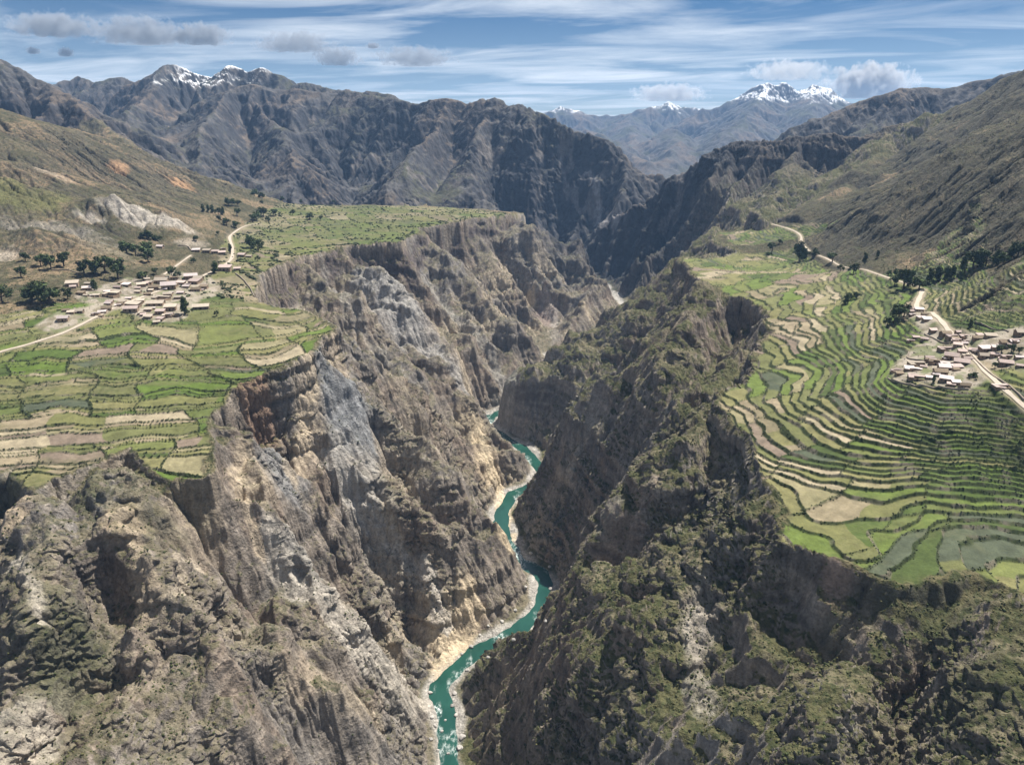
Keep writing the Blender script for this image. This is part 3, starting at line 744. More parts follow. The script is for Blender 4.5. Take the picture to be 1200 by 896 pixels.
    mc = mc * .8
    c = mix(c, mc, fmnt)
    # snow on the highest ground
    sn = np.zeros(x.shape)
    m2 = (y > 7000) & (y < 11000) & (x > -4100) & (x < -2650)
    sn = np.where(m2, sstep(430, 510, z + 75 * f2 + 60 * f3 - 40 * sstep(.6, 1.1, slope)) * sstep(-3900, -3700, x) * sstep(-2700, -2900, x), sn)
    sn = np.where(y > 15000, sstep(0, 170, z - np.where(y > 22300, 480, 640) + fbm(x, y, 800, 4, 184) * 150 + fbm(x, y, 180, 3, 185) * 130), sn)
    sn = sn * (1 - .8 * sstep(.75, 1.2, slope + .3 * f3))
    sn = sn * sstep(-.75, -.1, f3 + .8 * fine - .9 * sstep(.45, 1.0, slope))
    c = mix(c, (.82, .84, .88), sn)
    # authored bare patches
    for px, rx, ry, col, amt in PATCHES:
        p = raycast([px])[0]
        dd = np.hypot((x - p[0]) / rx, (y - p[1]) / ry)
        w_ = sstep(1.35, .55, dd + fbm(x, y, 45, 3, 186) * .45) * amt
        c = np.where((w_ > 0.003)[..., None], mix(c, np.array(col) * (1 + .25 * fine + .22 * streak + .15 * bandn)[..., None], w_), c)
    # gravel by the river
    gb = near * (1 - sstep(5, 11, hgt + 3.5 * fine)) * (1 - sstep(26, 46, dr + 26 * fbm(x, y, 120, 2, 192)))
    c = mix(c, np.array([.33, .31, .28]) * (1 + .45 * grit + .25 * fine)[..., None], gb * .9)
    rimv = near * sstep(-45, -12, drim) * (1 - sstep(6, 40, drim)) * (1 - sstep(.9, 1.5, slope))
    c = mix(c, mix(np.array([.12, .105, .055]) * np.ones_like(c), (.04, .048, .018), sstep(-.1, .25, fbm(x, y, 13, 3, 197)))*(1+.2*grit)[..., None], rimv * .8)
    c = mix(c, scol * (1 + .18 * fine + .15 * grit)[..., None], scr * (.75 + .25 * sstep(-.3, .3, fine)))
    # fields, yards
    cf = np.zeros_like(c); cf[f] = colf
    c = mix(c, cf, np.clip(fm * sstep(.0, .5, fm) , 0, 1) * f)
    yard = mix(np.array([.29, .25, .205]) * np.ones_like(c), (.18, .155, .11), sstep(-.1, .35, fbm(x, y, 34, 3, 187)))
    yard = mix(yard, (.10, .12, .045), sstep(.15, .4, fbm(x, y, 45, 3, 188)) * .7)
    c = mix(c, yard * (1 + .2 * grit)[..., None], vl * .9)
    verge = (1 - sstep(8, 15, road + 3 * fine)) * .6
    c = mix(c, (.27, .225, .16), verge)
    hw = np.zeros(x.shape, f32); hw[f] = np.maximum(np.clip(wall, 0, 1) * .6, hedge * .8) * flat
    return dict(hedge=hw, x=x, y=y, z=z, c=np.clip(c, .008, .95), fm=fm, snow=sn, slope=slope, drim=drim, near=near, dr=dr, vl=vl, left=left, gs=gs, road=road)

def river_side(x, y):
    """signed distance-like value, positive on the left bank (plan)"""
    ys = np.array([p[1] for p in RIVER]); xs = np.array([p[0] for p in RIVER])
    yy = np.linspace(-600, 12500, 1500)
    # centre line by nearest northing, meanders averaged
    xx = np.array([np.average(xs, weights=np.exp(-((ys - v) / 160.) ** 2) + 1e-9) for v in yy])
    return np.interp(y, yy, xx) - x

SCREE = [([(318, 640), (350, 690), (400, 745), (455, 790), (497, 825)], 26, (.40, .36, .305), .8), ([(385, 540), (430, 590), (470, 640), (505, 690), (525, 740)], 30, (.36, .335, .30), .75),
    ([(560, 500), (575, 545), (592, 590), (588, 620)], 34, (.54, .44, .30), .8), ([(425, 325), (455, 350), (490, 390), (540, 445)], 70, (.30, .285, .265), .75), ([(500, 330), (530, 370), (580, 425), (600, 450)], 46, (.28, .265, .24), .6), ([(380, 320), (410, 360), (450, 420)], 40, (.26, .24, .21), .6), ([(560, 700), (545, 735), (510, 790)], 40, (.52, .42, .29), .75),
    ([(285, 520), (280, 580), (300, 640)], 18, (.44, .36, .26), .7), ([(365, 430), (360, 480), (340, 560)], 20, (.44, .36, .26), .7), ([(450, 600), (480, 650), (500, 690), (520, 720)], 18, (.44, .38, .29), .6), ([(20, 655), (40, 690), (50, 730)], 14, (.38, .34, .28), .7), ([(150, 600), (165, 660), (180, 720)], 18, (.36, .29, .21), .6), ([(200, 700), (215, 690), (232, 665)], 12, (.44, .37, .28), .6),
    ([(700, 475), (685, 510), (668, 545)], 16, (.32, .29, .25), .7), ([(765, 560), (750, 610), (738, 650)], 18, (.27, .22, .185), .7), ([(820, 700), (812, 760), (825, 830)], 22, (.30, .27, .23), .6), ([(690, 200), (700, 232), (720, 262)], 40, (.26, .245, .24), .6), ([(655, 180), (662, 215), (690, 250)], 30, (.2, .185, .18), .5), ([(800, 200), (795, 240), (775, 270)], 30, (.22, .2, .19), .5), ([(640, 350), (650, 375), (652, 400)], 34, (.30, .27, .24), .5)]
PATCHES = [  # pixel, plan radii, colour, strength
    ((590, 590), 40, 60, (.52, .42, .29), .7), ((572, 545), 45, 60, (.48, .38, .26), .6), ((545, 500), 40, 60, (.40, .33, .23), .45),
    ((520, 745), 45, 50, (.50, .41, .29), .75), ((500, 700), 40, 45, (.42, .34, .24), .5), ((455, 655), 45, 60, (.36, .32, .26), .5),
    ((410, 490), 60, 90, (.20, .205, .21), .85), ((395, 430), 30, 40, (.42, .34, .25), .6), ((365, 520), 30, 70, (.38, .31, .23), .55), ((300, 560), 30, 50, (.40, .33, .24), .55), ((330, 560), 45, 60, (.21, .21, .21), .7),
    ((420, 560), 55, 70, (.31, .285, .25), .7), ((350, 660), 50, 60, (.30, .28, .25), .7), ((410, 740), 45, 45, (.34, .31, .27), .7), ((460, 800), 40, 40, (.36, .33, .28), .6),
    ((300, 470), 40, 40, (.27, .17, .115), .6), ((140, 600), 40, 40, (.33, .26, .18), .5), ((230, 620), 40, 60, (.31, .25, .185), .5), ((15, 600), 30, 50, (.36, .28, .2), .5),
    ((15, 850), 40, 50, (.38, .34, .28), .6), ((170, 760), 40, 60, (.28, .23, .18), .45),
    ((460, 355), 80, 160, (.30, .285, .27), .65), ((500, 390), 60, 140, (.27, .25, .23), .5), ((640, 372), 60, 140, (.24, .18, .165), .5), ((655, 380), 30, 80, (.36, .32, .27), .4),
    ((150, 248), 90, 50, (.36, .325, .28), .85), ((195, 255), 110, 50, (.40, .36, .305), .85), ((225, 285), 60, 60, (.36, .31, .25), .6), ((105, 258), 60, 30, (.34, .31, .27), .6), ((60, 270), 190, 60, (.26, .235, .20), .55),
    ((120, 290), 110, 50, (.24, .20, .14), .5), ((0, 300), 60, 50, (.42, .36, .29), .6), ((140, 196), 40, 80, (.33, .205, .12), .75), ((212, 216), 60, 60, (.36, .22, .12), .75), ((70, 208), 60, 50, (.33, .24, .16), .6), ((20, 228), 200, 120, (.12, .12, .045), .7), ((60, 205), 70, 30, (.36, .30, .23), .5),
    ((820, 740), 30, 40, (.30, .26, .22), .6), ((905, 400), 35, 60, (.24, .175, .135), .7), ((980, 690), 22, 25, (.30, .215, .165), .6), ((800, 370), 60, 60, (.17, .135, .11), .5), ((700, 490), 25, 60, (.30, .26, .22), .5), ((710, 600), 25, 40, (.26, .23, .2), .5), ((1010, 735), 20, 20, (.30, .24, .2), .5),
    ((170, 612), 50, 45, (.045, .055, .022), .34), ((100, 588), 70, 35, (.045, .055, .02), .36), ((215, 580), 45, 30, (.05, .055, .022), .34), ((60, 720), 40, 60, (.045, .055, .022), .34), ((90, 800), 40, 50, (.05, .06, .025), .5), ((20, 565), 60, 30, (.04, .055, .02), .6), ((1100, 720), 70, 40, (.045, .052, .022), .6), ((1000, 720), 50, 30, (.05, .05, .025), .5), ((1160, 800), 60, 40, (.045, .05, .02), .5),
    ((1080, 448), 5, 5, (.2, .2, .1), 0), ((960, 500), 55, 40, (.15, .12, .085), .6), ((1140, 370), 60, 40, (.08, .075, .05), .6),
]
ROADS_PX = [LEFT_ROAD, SIDE_ROAD, RIGHT_ROAD, RIGHT_ROAD2, UPPER_ROAD]
_rl = {}
def road_line(px):
    k = id(px)
    if k not in _rl:
        P = np.array(raycast(px)); out = []
        t = np.arange(len(P)); tt = np.linspace(0, len(P) - 1, (len(P) - 1) * 8 + 1)
        # Catmull-Rom through the survey points
        Q = np.vstack([2 * P[0] - P[1], P, 2 * P[-1] - P[-2]])
        for s in tt:
            i = min(int(s), len(P) - 2); u = s - i; a, b, c_, d = Q[i:i + 4]
            out.append(.5 * (2 * b + (c_ - a) * u + (2 * a - 5 * b + 4 * c_ - d) * u * u + (3 * b - a - 3 * c_ + d) * u ** 3))
        out = np.array(out)
        h = base_height(out[:, 0], out[:, 1])
        k_ = np.ones(9) / 9; h = np.convolve(np.pad(h, 4, mode='edge'), k_, 'valid')
        out[:, 2] = h; _rl[k] = [tuple(p) for p in out]
    return _rl[k]
# ------------------------------------------------------------------ node helpers and materials
C = bpy.context.scene.collection
def nmat(name, rough=.95, spec=.15):
    m = bpy.data.materials.new(name); m.use_nodes = True
    b = m.node_tree.nodes['Principled BSDF']; b.inputs['Roughness'].default_value = rough
    b.inputs['Specular IOR Level'].default_value = spec
    return m, m.node_tree, b

def noise_node(nt, scale, detail=4., rough=.6, vec=None):
    n = nt.nodes.new('ShaderNodeTexNoise'); n.inputs['Scale'].default_value = scale
    n.inputs['Detail'].default_value = detail; n.inputs['Roughness'].default_value = rough
    if vec: nt.links.new(vec, n.inputs['Vector'])
    return n

def ramp_node(nt, fac, stops):
    r = nt.nodes.new('ShaderNodeValToRGB'); e = r.color_ramp.elements
    while len(e) < len(stops): e.new(.5)
    for i, (p, c) in enumerate(stops): e[i].position = p; e[i].color = (*c, 1) if len(c) == 3 else c
    nt.links.new(fac, r.inputs[0]); return r

def mul_node(nt, a, b):
    n = nt.nodes.new('ShaderNodeMix'); n.data_type = 'RGBA'; n.blend_type = 'MULTIPLY'; n.inputs[0].default_value = 1
    nt.links.new(a, n.inputs[6]); nt.links.new(b, n.inputs[7]); return n.outputs[2]

def ground_material(name, lo, hi, scales, bump=.6, dist=.5):
    m, nt, b = nmat(name)
    at = nt.nodes.new('ShaderNodeAttribute'); at.attribute_name = 'tint'
    geo = nt.nodes.new('ShaderNodeNewGeometry')
    n1 = noise_node(nt, scales[0], 5, .7, geo.outputs['Position']); n2 = noise_node(nt, scales[1], 4, .65, geo.outputs['Position'])
    r1 = ramp_node(nt, n1.outputs[0], [(.28, (lo,) * 3), (.72, (hi,) * 3)])
    r2 = ramp_node(nt, n2.outputs[0], [(.3, (lo + .12,) * 3), (.7, (hi - .08,) * 3)])
    nt.links.new(mul_node(nt, mul_node(nt, at.outputs['Color'], r1.outputs[0]), r2.outputs[0]), b.inputs['Base Color'])
    bp = nt.nodes.new('ShaderNodeBump'); bp.inputs['Strength'].default_value = bump; bp.inputs['Distance'].default_value = dist
    bq = nt.nodes.new('ShaderNodeBump'); bq.inputs['Strength'].default_value = bump; bq.inputs['Distance'].default_value = dist * 3
    nt.links.new(n2.outputs[0], bq.inputs['Height']); nt.links.new(bq.outputs[0], bp.inputs['Normal'])
    nt.links.new(n1.outputs[0], bp.inputs['Height']); nt.links.new(bp.outputs[0], b.inputs['Normal'])
    return m

def link(o, kind=None, label=None, cat=None, group=None, parent=None):
    C.objects.link(o)
    if kind: o['kind'] = kind
    if label: o['label'] = label
    if cat: o['category'] = cat
    if group: o['group'] = group
    if parent: o.parent = parent
    return o

# ------------------------------------------------------------------ the ground
NA, NR = 1600, 1600
T = ground_lattice()
print('lattice', round(_t.time() - _t0, 1))
fc = lambda a: (a[:-1, :-1] + a[1:, :-1] + a[1:, 1:] + a[:-1, 1:]) / 4
fy, ff = fc(T['y']), fc(T['fm'])
farm = ff > .5
mount = (fy > 4700) & (fy <= 11500) & ~farm
snowy = (fy > 11500)
rest = ~(farm | mount | snowy)
MG = ground_material('ground_rock_and_scrub', .62, 1.36, (.5, .13), .9, 1.6)
MF = ground_material('farmland_soil_and_crops', .8, 1.2, (.8, .15), .4, .5)
MM = ground_material('mountain_rock', .72, 1.28, (.06, .015), .6, 4.)
for nm, mask, mat in (('terrain', rest, MG), ('farmland', farm, MF), ('mountains', mount, MM), ('snow_mountains', snowy, MM)):
    me = grid_mesh(nm, T['x'], T['y'], T['z'], mask, None, {'tint': T['c']}); me.materials.append(mat)
    link(bpy.data.objects.new(nm, me), 'structure')
print('ground meshes', round(_t.time() - _t0, 1))

# final ground height for setting things down
def ground_z(x, y):
    """height of the finished lattice near (x, y)"""
    az = math.degrees(math.atan2(x, y)); j = int(round((az + 55) / 110 * (NA - 1))); j = min(max(j, 0), NA - 1)
    best = None
    r = math.hypot(x, y)
    rr = np.hypot(T['x'][j], T['y'][j])
    return float(np.interp(r, rr, T['z'][j]))

# ------------------------------------------------------------------ river
def strip(name, pts, widths, mat, dz=0., kind='structure', cross=2, label=None, drape=False):
    """ribbon following a 3-D line"""
    P = np.array(pts, float); n = len(P); w = np.broadcast_to(np.asarray(widths, float), (n,))
    tg = np.gradient(P[:, :2], axis=0); tg /= np.linalg.norm(tg, axis=1, keepdims=True) + 1e-9
    nr = np.stack([-tg[:, 1], tg[:, 0]], -1)
    vs, fs = [], []
    for i in range(n):
        for k in range(cross + 1):
            s = (k / cross - .5) * w[i]
            vs.append(((P[i, 0] + nr[i, 0] * s) * S, (P[i, 1] + nr[i, 1] * s) * S, (P[i, 2] + dz) * S))
    for i in range(n - 1):
        for k in range(cross):
            a = i * (cross + 1) + k; fs.append((a + cross + 1, a + cross + 2, a + 1, a))
    me = bpy.data.meshes.new(name); me.from_pydata(vs, [], fs); me.materials.append(mat)
    for p in me.polygons: p.use_smooth = True
    o = bpy.data.objects.new(name, me); link(o, kind)
    return o
def spline(P, k=6):
    P = np.array(P, float); Q = np.vstack([2 * P[0] - P[1], P, 2 * P[-1] - P[-2]]); out = []
    for i in range(len(P) - 1):
        a, b, c_, d = Q[i:i + 4]
        for u in np.arange(k) / k:
            out.append(.5 * (2 * b + (c_ - a) * u + (2 * a - 5 * b + 4 * c_ - d) * u * u + (3 * b - a - 3 * c_ + d) * u ** 3))
    return np.array(out + [P[-1]])

mw, nt, b = nmat('river_water', .12, .5)
geo = nt.nodes.new('ShaderNodeNewGeometry')
mp = nt.nodes.new('ShaderNodeMapping'); nt.links.new(geo.outputs['Position'], mp.inputs['Vector']); mp.inputs['Scale'].default_value = (1, .55, 1)
n1 = noise_node(nt, .035, 3, .5, mp.outputs[0]); n2 = noise_node(nt, .30, 5, .75, mp.outputs[0]); n3 = noise_node(nt, .05, 3, .6, mp.outputs[0])
teal = ramp_node(nt, n3.outputs[0], [(.3, (.010, .046, .034)), (.7, (.018, .072, .052))])
fm1 = ramp_node(nt, n1.outputs[0], [(.52, (0, 0, 0)), (.64, (1, 1, 1))]); fm2 = ramp_node(nt, n2.outputs[0], [(.46, (0, 0, 0)), (.60, (1, 1, 1))])
foam = mul_node(nt, fm1.outputs[0], fm2.outputs[0])
mx = nt.nodes.new('ShaderNodeMix'); mx.data_type = 'RGBA'; nt.links.new(foam, mx.inputs[0]); nt.links.new(teal.outputs[0], mx.inputs[6]); mx.inputs[7].default_value = (.62, .68, .66, 1)
nt.links.new(mx.outputs[2], b.inputs['Base Color'])
bp = nt.nodes.new('ShaderNodeBump'); bp.inputs['Strength'].default_value = .5; bp.inputs['Distance'].default_value = .5
nt.links.new(n2.outputs[0], bp.inputs['Height']); nt.links.new(bp.outputs[0], b.inputs['Normal'])
RL = spline(RIVER, 6)
RL[:, 2] = zriver(RL[:, 1])
strip('river', RL[RL[:, 1] < 3330], 62, mw, 0., cross=4)

# ------------------------------------------------------------------ roads
mr, nt, b = nmat('dirt_road')
geo = nt.nodes.new('ShaderNodeNewGeometry'); n1 = noise_node(nt, .4, 5, .7, geo.outputs['Position'])
nt.links.new(ramp_node(nt, n1.outputs[0], [(.3, (.34, .285, .225)), (.7, (.47, .41, .335))]).outputs[0], b.inputs['Base Color'])
for px, w in ((LEFT_ROAD, 11), (SIDE_ROAD, 8), (RIGHT_ROAD, 11), (RIGHT_ROAD2, 10), (UPPER_ROAD, 9)):
    L_ = np.array(road_line(px))
    # sit on the finished ground
    strip('road', L_, w * (1 + .15 * np.sin(np.arange(len(L_)))), mr, 1.2, cross=2)

# ------------------------------------------------------------------ sky, sun, air, camera
sc = bpy.context.scene
SUN_AZ, SUN_EL = math.radians(40), math.radians(59)
w = bpy.data.worlds.new('World'); sc.world = w; w.use_nodes = True; nt = w.node_tree
bg = nt.nodes['Background']
sk = nt.nodes.new('ShaderNodeTexSky'); sk.sky_type = 'NISHITA'; sk.sun_disc = False
sk.sun_elevation = SUN_EL; sk.sun_rotation = SUN_AZ; sk.altitude = 3500; sk.air_density = 1.0; sk.dust_density = .3; sk.ozone_density = 2.5
tc = nt.nodes.new('ShaderNodeTexCoord')
def M(op, a, b_=None, c_=None):
    n = nt.nodes.new('ShaderNodeMath'); n.operation = op
    for i, v in enumerate((a, b_, c_)):
        if v is None: continue
        if isinstance(v, (int, float)): n.inputs[i].default_value = v
        else: nt.links.new(v, n.inputs[i])
    return n.outputs[0]
sx = nt.nodes.new('ShaderNodeSeparateXYZ'); nt.links.new(tc.outputs['Generated'], sx.inputs[0])
zc = M('ADD', M('MAXIMUM', sx.outputs[2], 0.), .055)
cu, cv = M('DIVIDE', sx.outputs[0], zc), M('DIVIDE', sx.outputs[1], zc)
cb = nt.nodes.new('ShaderNodeCombineXYZ'); nt.links.new(M('MULTIPLY', cu, .34), cb.inputs[0]); nt.links.new(M('ADD', M('MULTIPLY', cv, .62), M('MULTIPLY', cu, .12)), cb.inputs[1])
na = noise_node(nt, 1.5, 7, .58, cb.outputs[0]); na.inputs['Distortion'].default_value = .6
nb = noise_node(nt, .55, 3, .5, cb.outputs[0])
veil = M('MULTIPLY', ramp_node(nt, na.outputs[0], [(.42, (0, 0, 0)), (.68, (1, 1, 1))]).outputs[0], ramp_node(nt, nb.outputs[0], [(.30, (.25,) * 3), (.62, (1, 1, 1))]).outputs[0])
low = M('SUBTRACT', 1., M('MULTIPLY', sx.outputs[2], 6.5)); low = M('MINIMUM', M('MAXIMUM', low, 0.), 1.)
veil = M('MINIMUM', M('ADD', M('MULTIPLY', veil, .95), M('MULTIPLY', low, .22)), .85)
mx = nt.nodes.new('ShaderNodeMix'); mx.data_type = 'RGBA'; nt.links.new(veil, mx.inputs[0])
hs = nt.nodes.new('ShaderNodeHueSaturation'); hs.inputs['Saturation'].default_value = 1.35; hs.inputs['Value'].default_value = .56
nt.links.new(sk.outputs[0], hs.inputs['Color']); nt.links.new(hs.outputs[0], mx.inputs[6]); mx.inputs[7].default_value = (11.5, 11.9, 12.2, 1)
nt.links.new(mx.outputs[2], bg.inputs[0]); bg.inputs[1].default_value = .05
sd = bpy.data.lights.new('sun', 'SUN'); sd.energy = 5.0; sd.angle = math.radians(.53); sd.color = (1, .95, .87)
so = bpy.data.objects.new('sun', sd); C.objects.link(so)
d = Vector((math.sin(SUN_AZ) * math.cos(SUN_EL), math.cos(SUN_AZ) * math.cos(SUN_EL), math.sin(SUN_EL))); so.rotation_euler = d.to_track_quat('Z', 'Y').to_euler()
so.location = (0, 0, 3000)
cd = bpy.data.cameras.new('camera'); co = bpy.data.objects.new('camera', cd); C.objects.link(co); sc.camera = co
cd.sensor_width = 36; cd.lens = 36 * FPX / 1200; cd.clip_end = 90000; cd.clip_start = 1; co.rotation_euler = (math.pi / 2 - PITCH, 0, 0)
sc.view_settings.view_transform = 'Standard'; sc.view_settings.look = 'None'; sc.view_settings.gamma = 1; sc.view_settings.use_curve_mapping = False
sc.view_settings.exposure = 0.98
if True:
    x0, x1, y0, y1, z0, z1 = [v * S for v in (-26000, 26000, -2500, 30500, -1500, 1500)]
    me = bpy.data.meshes.new('haze')
    me.from_pydata([(x0, y0, z0), (x1, y0, z0), (x1, y1, z0), (x0, y1, z0), (x0, y0, z1), (x1, y0, z1), (x1, y1, z1), (x0, y1, z1)], [],
                   [(3, 2, 1, 0), (4, 5, 6, 7), (0, 1, 5, 4), (1, 2, 6, 5), (2, 3, 7, 6), (3, 0, 4, 7)])
    mh = bpy.data.materials.new('thin_haze'); mh.use_nodes = True; nt = mh.node_tree; nt.nodes.remove(nt.nodes['Principled BSDF'])
    pv = nt.nodes.new('ShaderNodeVolumePrincipled'); pv.inputs['Color'].default_value = (.33, .58, 1.0, 1); pv.inputs['Density'].default_value = 0.000036
    pv.inputs['Anisotropy'].default_value = 0.1
    nt.links.new(pv.outputs[0], nt.nodes['Material Output'].inputs['Volume']); me.materials.append(mh)
    link(bpy.data.objects.new('haze', me), 'stuff')
cy = sc.cycles
cy.max_bounces = 6; cy.diffuse_bounces = 2; cy.glossy_bounces = 2; cy.volume_bounces = 0; cy.transparent_max_bounces = 8
cy.use_denoising = True
# ------------------------------------------------------------------ placing things on the finished ground
rnd = random.Random(11)
def depth_at(px, p):               # metres of sight line per pixel-of-focal-length
    return p[1] / ray(*px)[1]
ORD = ['leftmost', 'second from left', 'third from left', 'fourth from left', 'fifth from left', 'sixth from left', 'seventh from left', 'eighth from left', 'ninth from left', 'tenth from left', 'eleventh from left', 'twelfth from left', 'thirteenth from left', 'fourteenth from left']

def flat_mat(name, c0, c1, scale=1.5, rough=.9):
    m, nt, b = nmat(name, rough)
    tcn = nt.nodes.new('ShaderNodeTexCoord'); oi = nt.nodes.new('ShaderNodeObjectInfo')
    n = noise_node(nt, scale, 4, .65, tcn.outputs['Object'])
    r = ramp_node(nt, n.outputs[0], [(.3, c0), (.7, c1)])
    v = nt.nodes.new('ShaderNodeHueSaturation'); nt.links.new(r.outputs[0], v.inputs['Color'])
    mr_ = nt.nodes.new('ShaderNodeMapRange'); mr_.inputs[3].default_value = .75; mr_.inputs[4].default_value = 1.25
    nt.links.new(oi.outputs['Random'], mr_.inputs[0]); nt.links.new(mr_.outputs[0], v.inputs['Value'])
    nt.links.new(v.outputs[0], b.inputs['Base Color']); return m

M_ADOBE = flat_mat('adobe_wall', (.20, .145, .10), (.31, .23, .165), 6)
M_STONE = flat_mat('field_stone', (.16, .135, .105), (.30, .25, .20), 1.2)
M_TIN = flat_mat('pale_roof', (.40, .34, .32), (.55, .475, .45), 8, .6)
M_TILE = flat_mat('pinkish_tile_roof', (.30, .235, .21), (.41, .335, .30), 8)
M_THATCH = flat_mat('brown_thatch_roof', (.13, .10, .07), (.22, .175, .125), 8)
M_TAN = flat_mat('tan_earth_roof', (.30, .255, .205), (.40, .345, .28), 8)
M_OPENING = flat_mat('dark_opening', (.03, .022, .016), (.055, .04, .03), 6)  # door and window openings: their inner dark put into the colour
ROOFS = {'pale': M_TIN, 'pink': M_TILE, 'brown': M_THATCH, 'tan': M_TAN}

def mesh_of(name, vs, fs, mat, smooth=False):
    me = bpy.data.meshes.new(name); me.from_pydata(vs, [], fs)
    for m in (mat if isinstance(mat, (list, tuple)) else [mat]): me.materials.append(m)
    if smooth: me.polygons.foreach_set('use_smooth', [True] * len(me.polygons))
    me.update(); return me
def box(x0, x1, y0, y1, z0, z1, vs=None, fs=None):
    vs = [] if vs is None else vs; fs = [] if fs is None else fs; n = len(vs)
    vs += [(x0, y0, z0), (x1, y0, z0), (x1, y1, z0), (x0, y1, z0), (x0, y0, z1), (x1, y0, z1), (x1, y1, z1), (x0, y1, z1)]
    fs += [tuple(n + i for i in f) for f in ((3, 2, 1, 0), (4, 5, 6, 7), (0, 1, 5, 4), (1, 2, 6, 5), (2, 3, 7, 6), (3, 0, 4, 7))]
    return vs, fs

# house prototypes, one unit wide; front (door) towards -y
def house_parts(shape):
    hw, hd, h = .5, .3, .30
    wv, wf = [], []; rv, rf = [], []
    if shape == 'gable':
        wv = [(-hw, -hd, -.25), (hw, -hd, -.25), (hw, hd, -.25), (-hw, hd, -.25), (-hw, -hd, h), (hw, -hd, h), (hw, hd, h), (-hw, hd, h), (-hw, 0, h + .16), (hw, 0, h + .16)]
        wf = [(0, 1, 5, 4), (2, 3, 7, 6), (1, 2, 6, 9, 5), (3, 0, 4, 8, 7)]
        o = .05; zt = h + .19; ze = h - .005; k = hd + .06; th = .03
        rv = [(-hw - o, -k, ze), (hw + o, -k, ze), (hw + o, 0, zt), (-hw - o, 0, zt), (hw + o, k, ze), (-hw - o, k, ze),
              (-hw - o, -k, ze - th), (hw + o, -k, ze - th), (hw + o, 0, zt - th), (-hw - o, 0, zt - th), (hw + o, k, ze - th), (-hw - o, k, ze - th)]
        rf = [(0, 1, 2, 3), (3, 2, 4, 5), (6, 9, 8, 7), (9, 11, 10, 8), (0, 6, 7, 1), (5, 4, 10, 11), (1, 7, 8, 2), (2, 8, 10, 4), (0, 3, 9, 6), (3, 5, 11, 9)]
    elif shape == 'shed':
        hb = h + .12
        wv = [(-hw, -hd, -.25), (hw, -hd, -.25), (hw, hd, -.25), (-hw, hd, -.25), (-hw, -hd, h), (hw, -hd, h), (hw, hd, hb), (-hw, hd, hb)]
        wf = [(0, 1, 5, 4), (2, 3, 7, 6), (1, 2, 6, 5), (3, 0, 4, 7)]
        o = .05; a = (hb - h) / (2 * hd)
        rv = [(-hw - o, -hd - o, h - a * o + .004), (hw + o, -hd - o, h - a * o + .004), (hw + o, hd + o, hb + a * o + .004), (-hw - o, hd + o, hb + a * o + .004)]
        rv += [(x, y, z + .03) for x, y, z in rv]
        rf = [(3, 2, 1, 0), (4, 5, 6, 7), (0, 1, 5, 4), (1, 2, 6, 5), (2, 3, 7, 6), (3, 0, 4, 7)]
    else:                          # yard: a low room along the back and one side round an open court
        box(-hw, hw, .06, hd, -.25, h, wv, wf); box(-hw, -hw + .26, -hd, .058, -.25, h - .03, wv, wf); box(hw - .05, hw, -hd, .058, -.25, h - .12, wv, wf); box(-hw + .262, hw - .052, -hd, -hd + .05, -.25, h - .12, wv, wf)
        box(-hw - .03, hw + .03, .03, hd + .03, h + .003, h + .04, rv, rf); box(-hw - .03, -hw + .29, -hd - .03, .027, h - .027, h + .01, rv, rf)
    dv, df = box(-.07, .05, -hd - .012, -hd - .004, -.05, .19)
    nv, nf = [], []
    if shape != 'yard':
        box(-.36, -.26, -hd - .012, -hd - .004, .10, .20, nv, nf); box(.24, .34, -hd - .012, -hd - .004, .10, .20, nv, nf)
    return (wv, wf), (rv, rf), (dv, df), (nv, nf)
HM = {}
for shp in ('gable', 'shed', 'yard'):
    w_, r_, d_, n_ = house_parts(shp)
    for rn, rm in ROOFS.items(): HM[shp, rn] = mesh_of('roof', *r_, rm)
    HM[shp, 'wall'] = mesh_of('wall', *w_, M_ADOBE); HM[shp, 'door'] = mesh_of('door', *d_, M_OPENING)
    for k_, x_ in (('windowa', -.36), ('windowb', .24)): HM[shp, k_] = None if shp == 'yard' else mesh_of('window', *box(x_, x_ + .1, -.312, -.304, .10, .20), M_OPENING)

def make_house(px, wpx, shp, roof, rot, label, group, hk=1.0):
    p = np.array(raycast([px])[0]); t = depth_at(px, p); W = wpx * t / FPX * S
    o = bpy.data.objects.new('house', None); link(o, None, label, 'house', group)
    zmin = min(ground_z(p[0] + a * W / S * .35, p[1] + b * W / S * .25) for a in (-1, 0, 1) for b in (-1, 0, 1))
    zc_ = ground_z(p[0], p[1])
    o.location = (p[0] * S, p[1] * S, (.6 * zc_ + .4 * zmin) * S)
    o.rotation_euler = (0, 0, rot); o.scale = (W, W * rnd.uniform(.85, 1.15), W * hk)
    o.empty_display_size = .1
    for part in ('wall', roof, 'door', 'windowa', 'windowb'):
        me = HM[shp, part]
        if me is None: continue
        link(bpy.data.objects.new({'pale': 'roof', 'pink': 'roof', 'brown': 'roof', 'tan': 'roof', 'windowa': 'window', 'windowb': 'window'}.get(part, part), me), parent=o)
    return o

